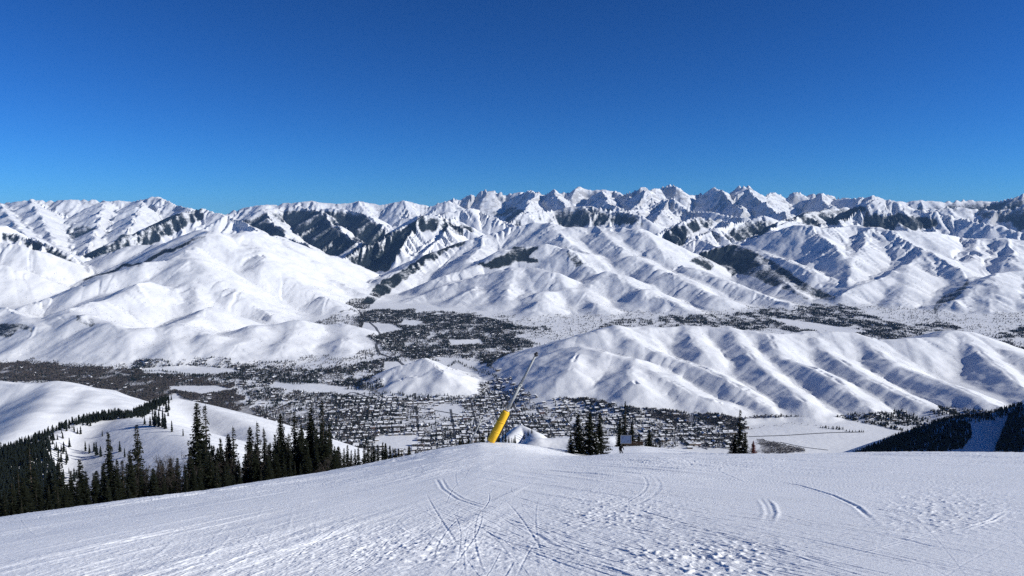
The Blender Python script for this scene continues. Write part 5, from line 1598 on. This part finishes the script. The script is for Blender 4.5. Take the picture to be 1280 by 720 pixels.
turn = np.where(np.hypot(HP[:, 0], HP[:, 1]) < 4400, gt + hr.choice([0, math.pi / 2], len(HP), p=[.7, .3]), hr.uniform(0, 6.28, len(HP))) + hr.normal(0, .06, len(HP))
hpx, hpy = to_px(HP[:, 0], HP[:, 1], HP[:, 2] + 4)
# hidden behind the brow or the trees of the wood: leave these to the mass
brow = np.interp(hpx, [c[0] for c in CREST], [c[1] for c in CREST])
vis = (hpx > 5) & (hpx < 1275) & (hpy < brow - 3)
big = np.array([TYPES[k][0][:, 0].max() * TYPES[k][0][:, 2].max() for k in kinds]) ** .5 * HP[:, 3] / np.hypot(HP[:, 0], HP[:, 1])
order = np.argsort(np.where(vis, -big, 1))
KN = ['long snow-roofed house', 'small snow-roofed house', 'large snow-roofed house', 'flat-roofed block', 'square snow-roofed house', 'long flat-roofed block']
WN = ['dark timber', 'grey board', 'tan', 'brick-red']
for k in order[:300]:
    o = bpy.data.objects.new('house', HMESH[(int(kinds[k]), int(walls_[k]))]); COL.objects.link(o)
    s = HP[k, 3]; o.location = HP[k, :3]; o.scale = (s, s, s); o.rotation_euler = (0, 0, turn[k])
    where = 'in town left of the yellow lance' if hpx[k] < 600 else 'in the street grid below the hills' if hpx[k] < 935 else 'beside the flat white field'
    if hpx[k] < 330: where = 'on the wooded flood plain'
    o['label'] = f'{KN[kinds[k]]} with {WN[walls_[k]]} walls {where}'
    o['category'] = 'house'; o['group'] = ('group of ' + o['label'])[:110]
V, F, MI = [], [], []; n0 = 0
for k in order[300:]:
    v, f, mi, _ = TYPES[kinds[k]]
    c, s = math.cos(turn[k]), math.sin(turn[k]); q = v * HP[k, 3]
    V.append(np.column_stack([q[:, 0] * c - q[:, 1] * s + HP[k, 0], q[:, 0] * s + q[:, 1] * c + HP[k, 1], q[:, 2] + HP[k, 2]]))
    for fa, m in zip(f, mi):
        if m == 2: continue
        F.append([i + n0 for i in fa]); MI.append(1 if m == 1 else 0)
    n0 += len(v)
f4 = [i for i, q in enumerate(F) if len(q) == 4]; f3 = [i for i, q in enumerate(F) if len(q) == 3]
me = mesh_from('far_houses', np.concatenate(V), [np.array([F[i] for i in f4]), np.array([F[i] for i in f3])], False, [WALLS[0], M_ROOFSNOW], [MI[i] for i in f4 + f3])
o = link('far_houses', me, kind='stuff'); o['label'] = 'hundreds of tiny snow-roofed houses spread through the valley'

# roads
M_ROAD = plain('wet dark road', (.11, .11, .115), .7, .25, .02)
def road(pts, width, name='road', px=True):
    P = []
    for a_, b_ in pts:
        if px:
            x, y, d = hits(a_, b_, 2300); P.append((x[0], y[0]))
        else: P.append((a_, b_))
    P = np.array(P); s = np.concatenate([[0], np.cumsum(np.linalg.norm(np.diff(P, axis=0), axis=1))])
    t = np.arange(0, s[-1], 18.0)
    if len(t) < 3: return
    C_ = np.stack([np.interp(t, s, P[:, 0]), np.interp(t, s, P[:, 1])], 1)
    for _ in range(3): C_[1:-1] = (C_[:-2] + C_[1:-1] * 2 + C_[2:]) / 4
    T_ = np.gradient(C_, axis=0); T_ /= np.linalg.norm(T_, axis=1, keepdims=True)
    N_ = np.stack([-T_[:, 1], T_[:, 0]], 1) * width / 2
    L_, R_2 = C_ + N_, C_ - N_
    v = np.concatenate([np.column_stack([L_, height_at(L_[:, 0], L_[:, 1]) + .6]), np.column_stack([R_2, height_at(R_2[:, 0], R_2[:, 1]) + .6])])
    n = len(C_); i = np.arange(n - 1)
    ROADS.append((v, np.stack([i + n, i + n + 1, i + 1, i], 1)))
ROADS = []
road([(448,388),(455,398),(470,410),(476,420),(470,432),(474,442),(495,449),(530,451)], 20)
road([(400,510),(440,490),(470,500)], 14)
road([(346,512),(370,500),(400,492),(420,490)], 14)
road([(519,493),(521,515),(523,535),(526,552)], 11)
road([(420,500),(460,503),(510,508),(560,516),(600,524)], 12)
road([(936,546),(980,545),(1040,541),(1080,541)], 9)
road([(840,549),(865,555),(900,560),(918,563)], 8)
road([(975,553),(1005,560),(1040,564)], 7)
road([(855,546),(862,552),(875,558),(885,563)], 7)
TOWNP = [(640,466),(690,482),(760,502),(812,517),(800,548),(640,545),(560,548),(545,520),(600,490)]
def street(p0, p1, width):
    n = int(math.hypot(p1[0] - p0[0], p1[1] - p0[1]) / 18)
    xs, ys = np.linspace(p0[0], p1[0], n), np.linspace(p0[1], p1[1], n)
    zs = height_at(xs, ys); a_, b_ = to_px(xs, ys, zs)
    ok = inpoly(a_, b_, TOWNP) & (zs - floor_z(np.hypot(xs, ys)) < 8)
    run = []
    for x, y, q in zip(xs, ys, ok):
        if q: run.append((x, y))
        else:
            if len(run) > 6: road(run, width, px=False)
            run = []
    if len(run) > 6: road(run, width, px=False)
for k in range(-9, 12):
    # streets of the grid, those running away from us
    u0 = k * 108.0 + 250
    street((u0 * math.cos(gt) - 3050 * math.sin(gt), u0 * math.sin(gt) + 3050 * math.cos(gt)), (u0 * math.cos(gt) - 4250 * math.sin(gt), u0 * math.sin(gt) + 4250 * math.cos(gt)), 11)
vv, ff, n0 = [], [], 0
for v, f in ROADS:
    vv.append(v); ff.append(f + n0); n0 += len(v)
link('roads', mesh_from('roads', np.concatenate(vv), np.concatenate(ff), True, [M_ROAD]), kind='structure')
print('COUNTS firs', len(FIRP), 'bare', len(BAREP), 'houses', len(HP), 'wood', len(WP))
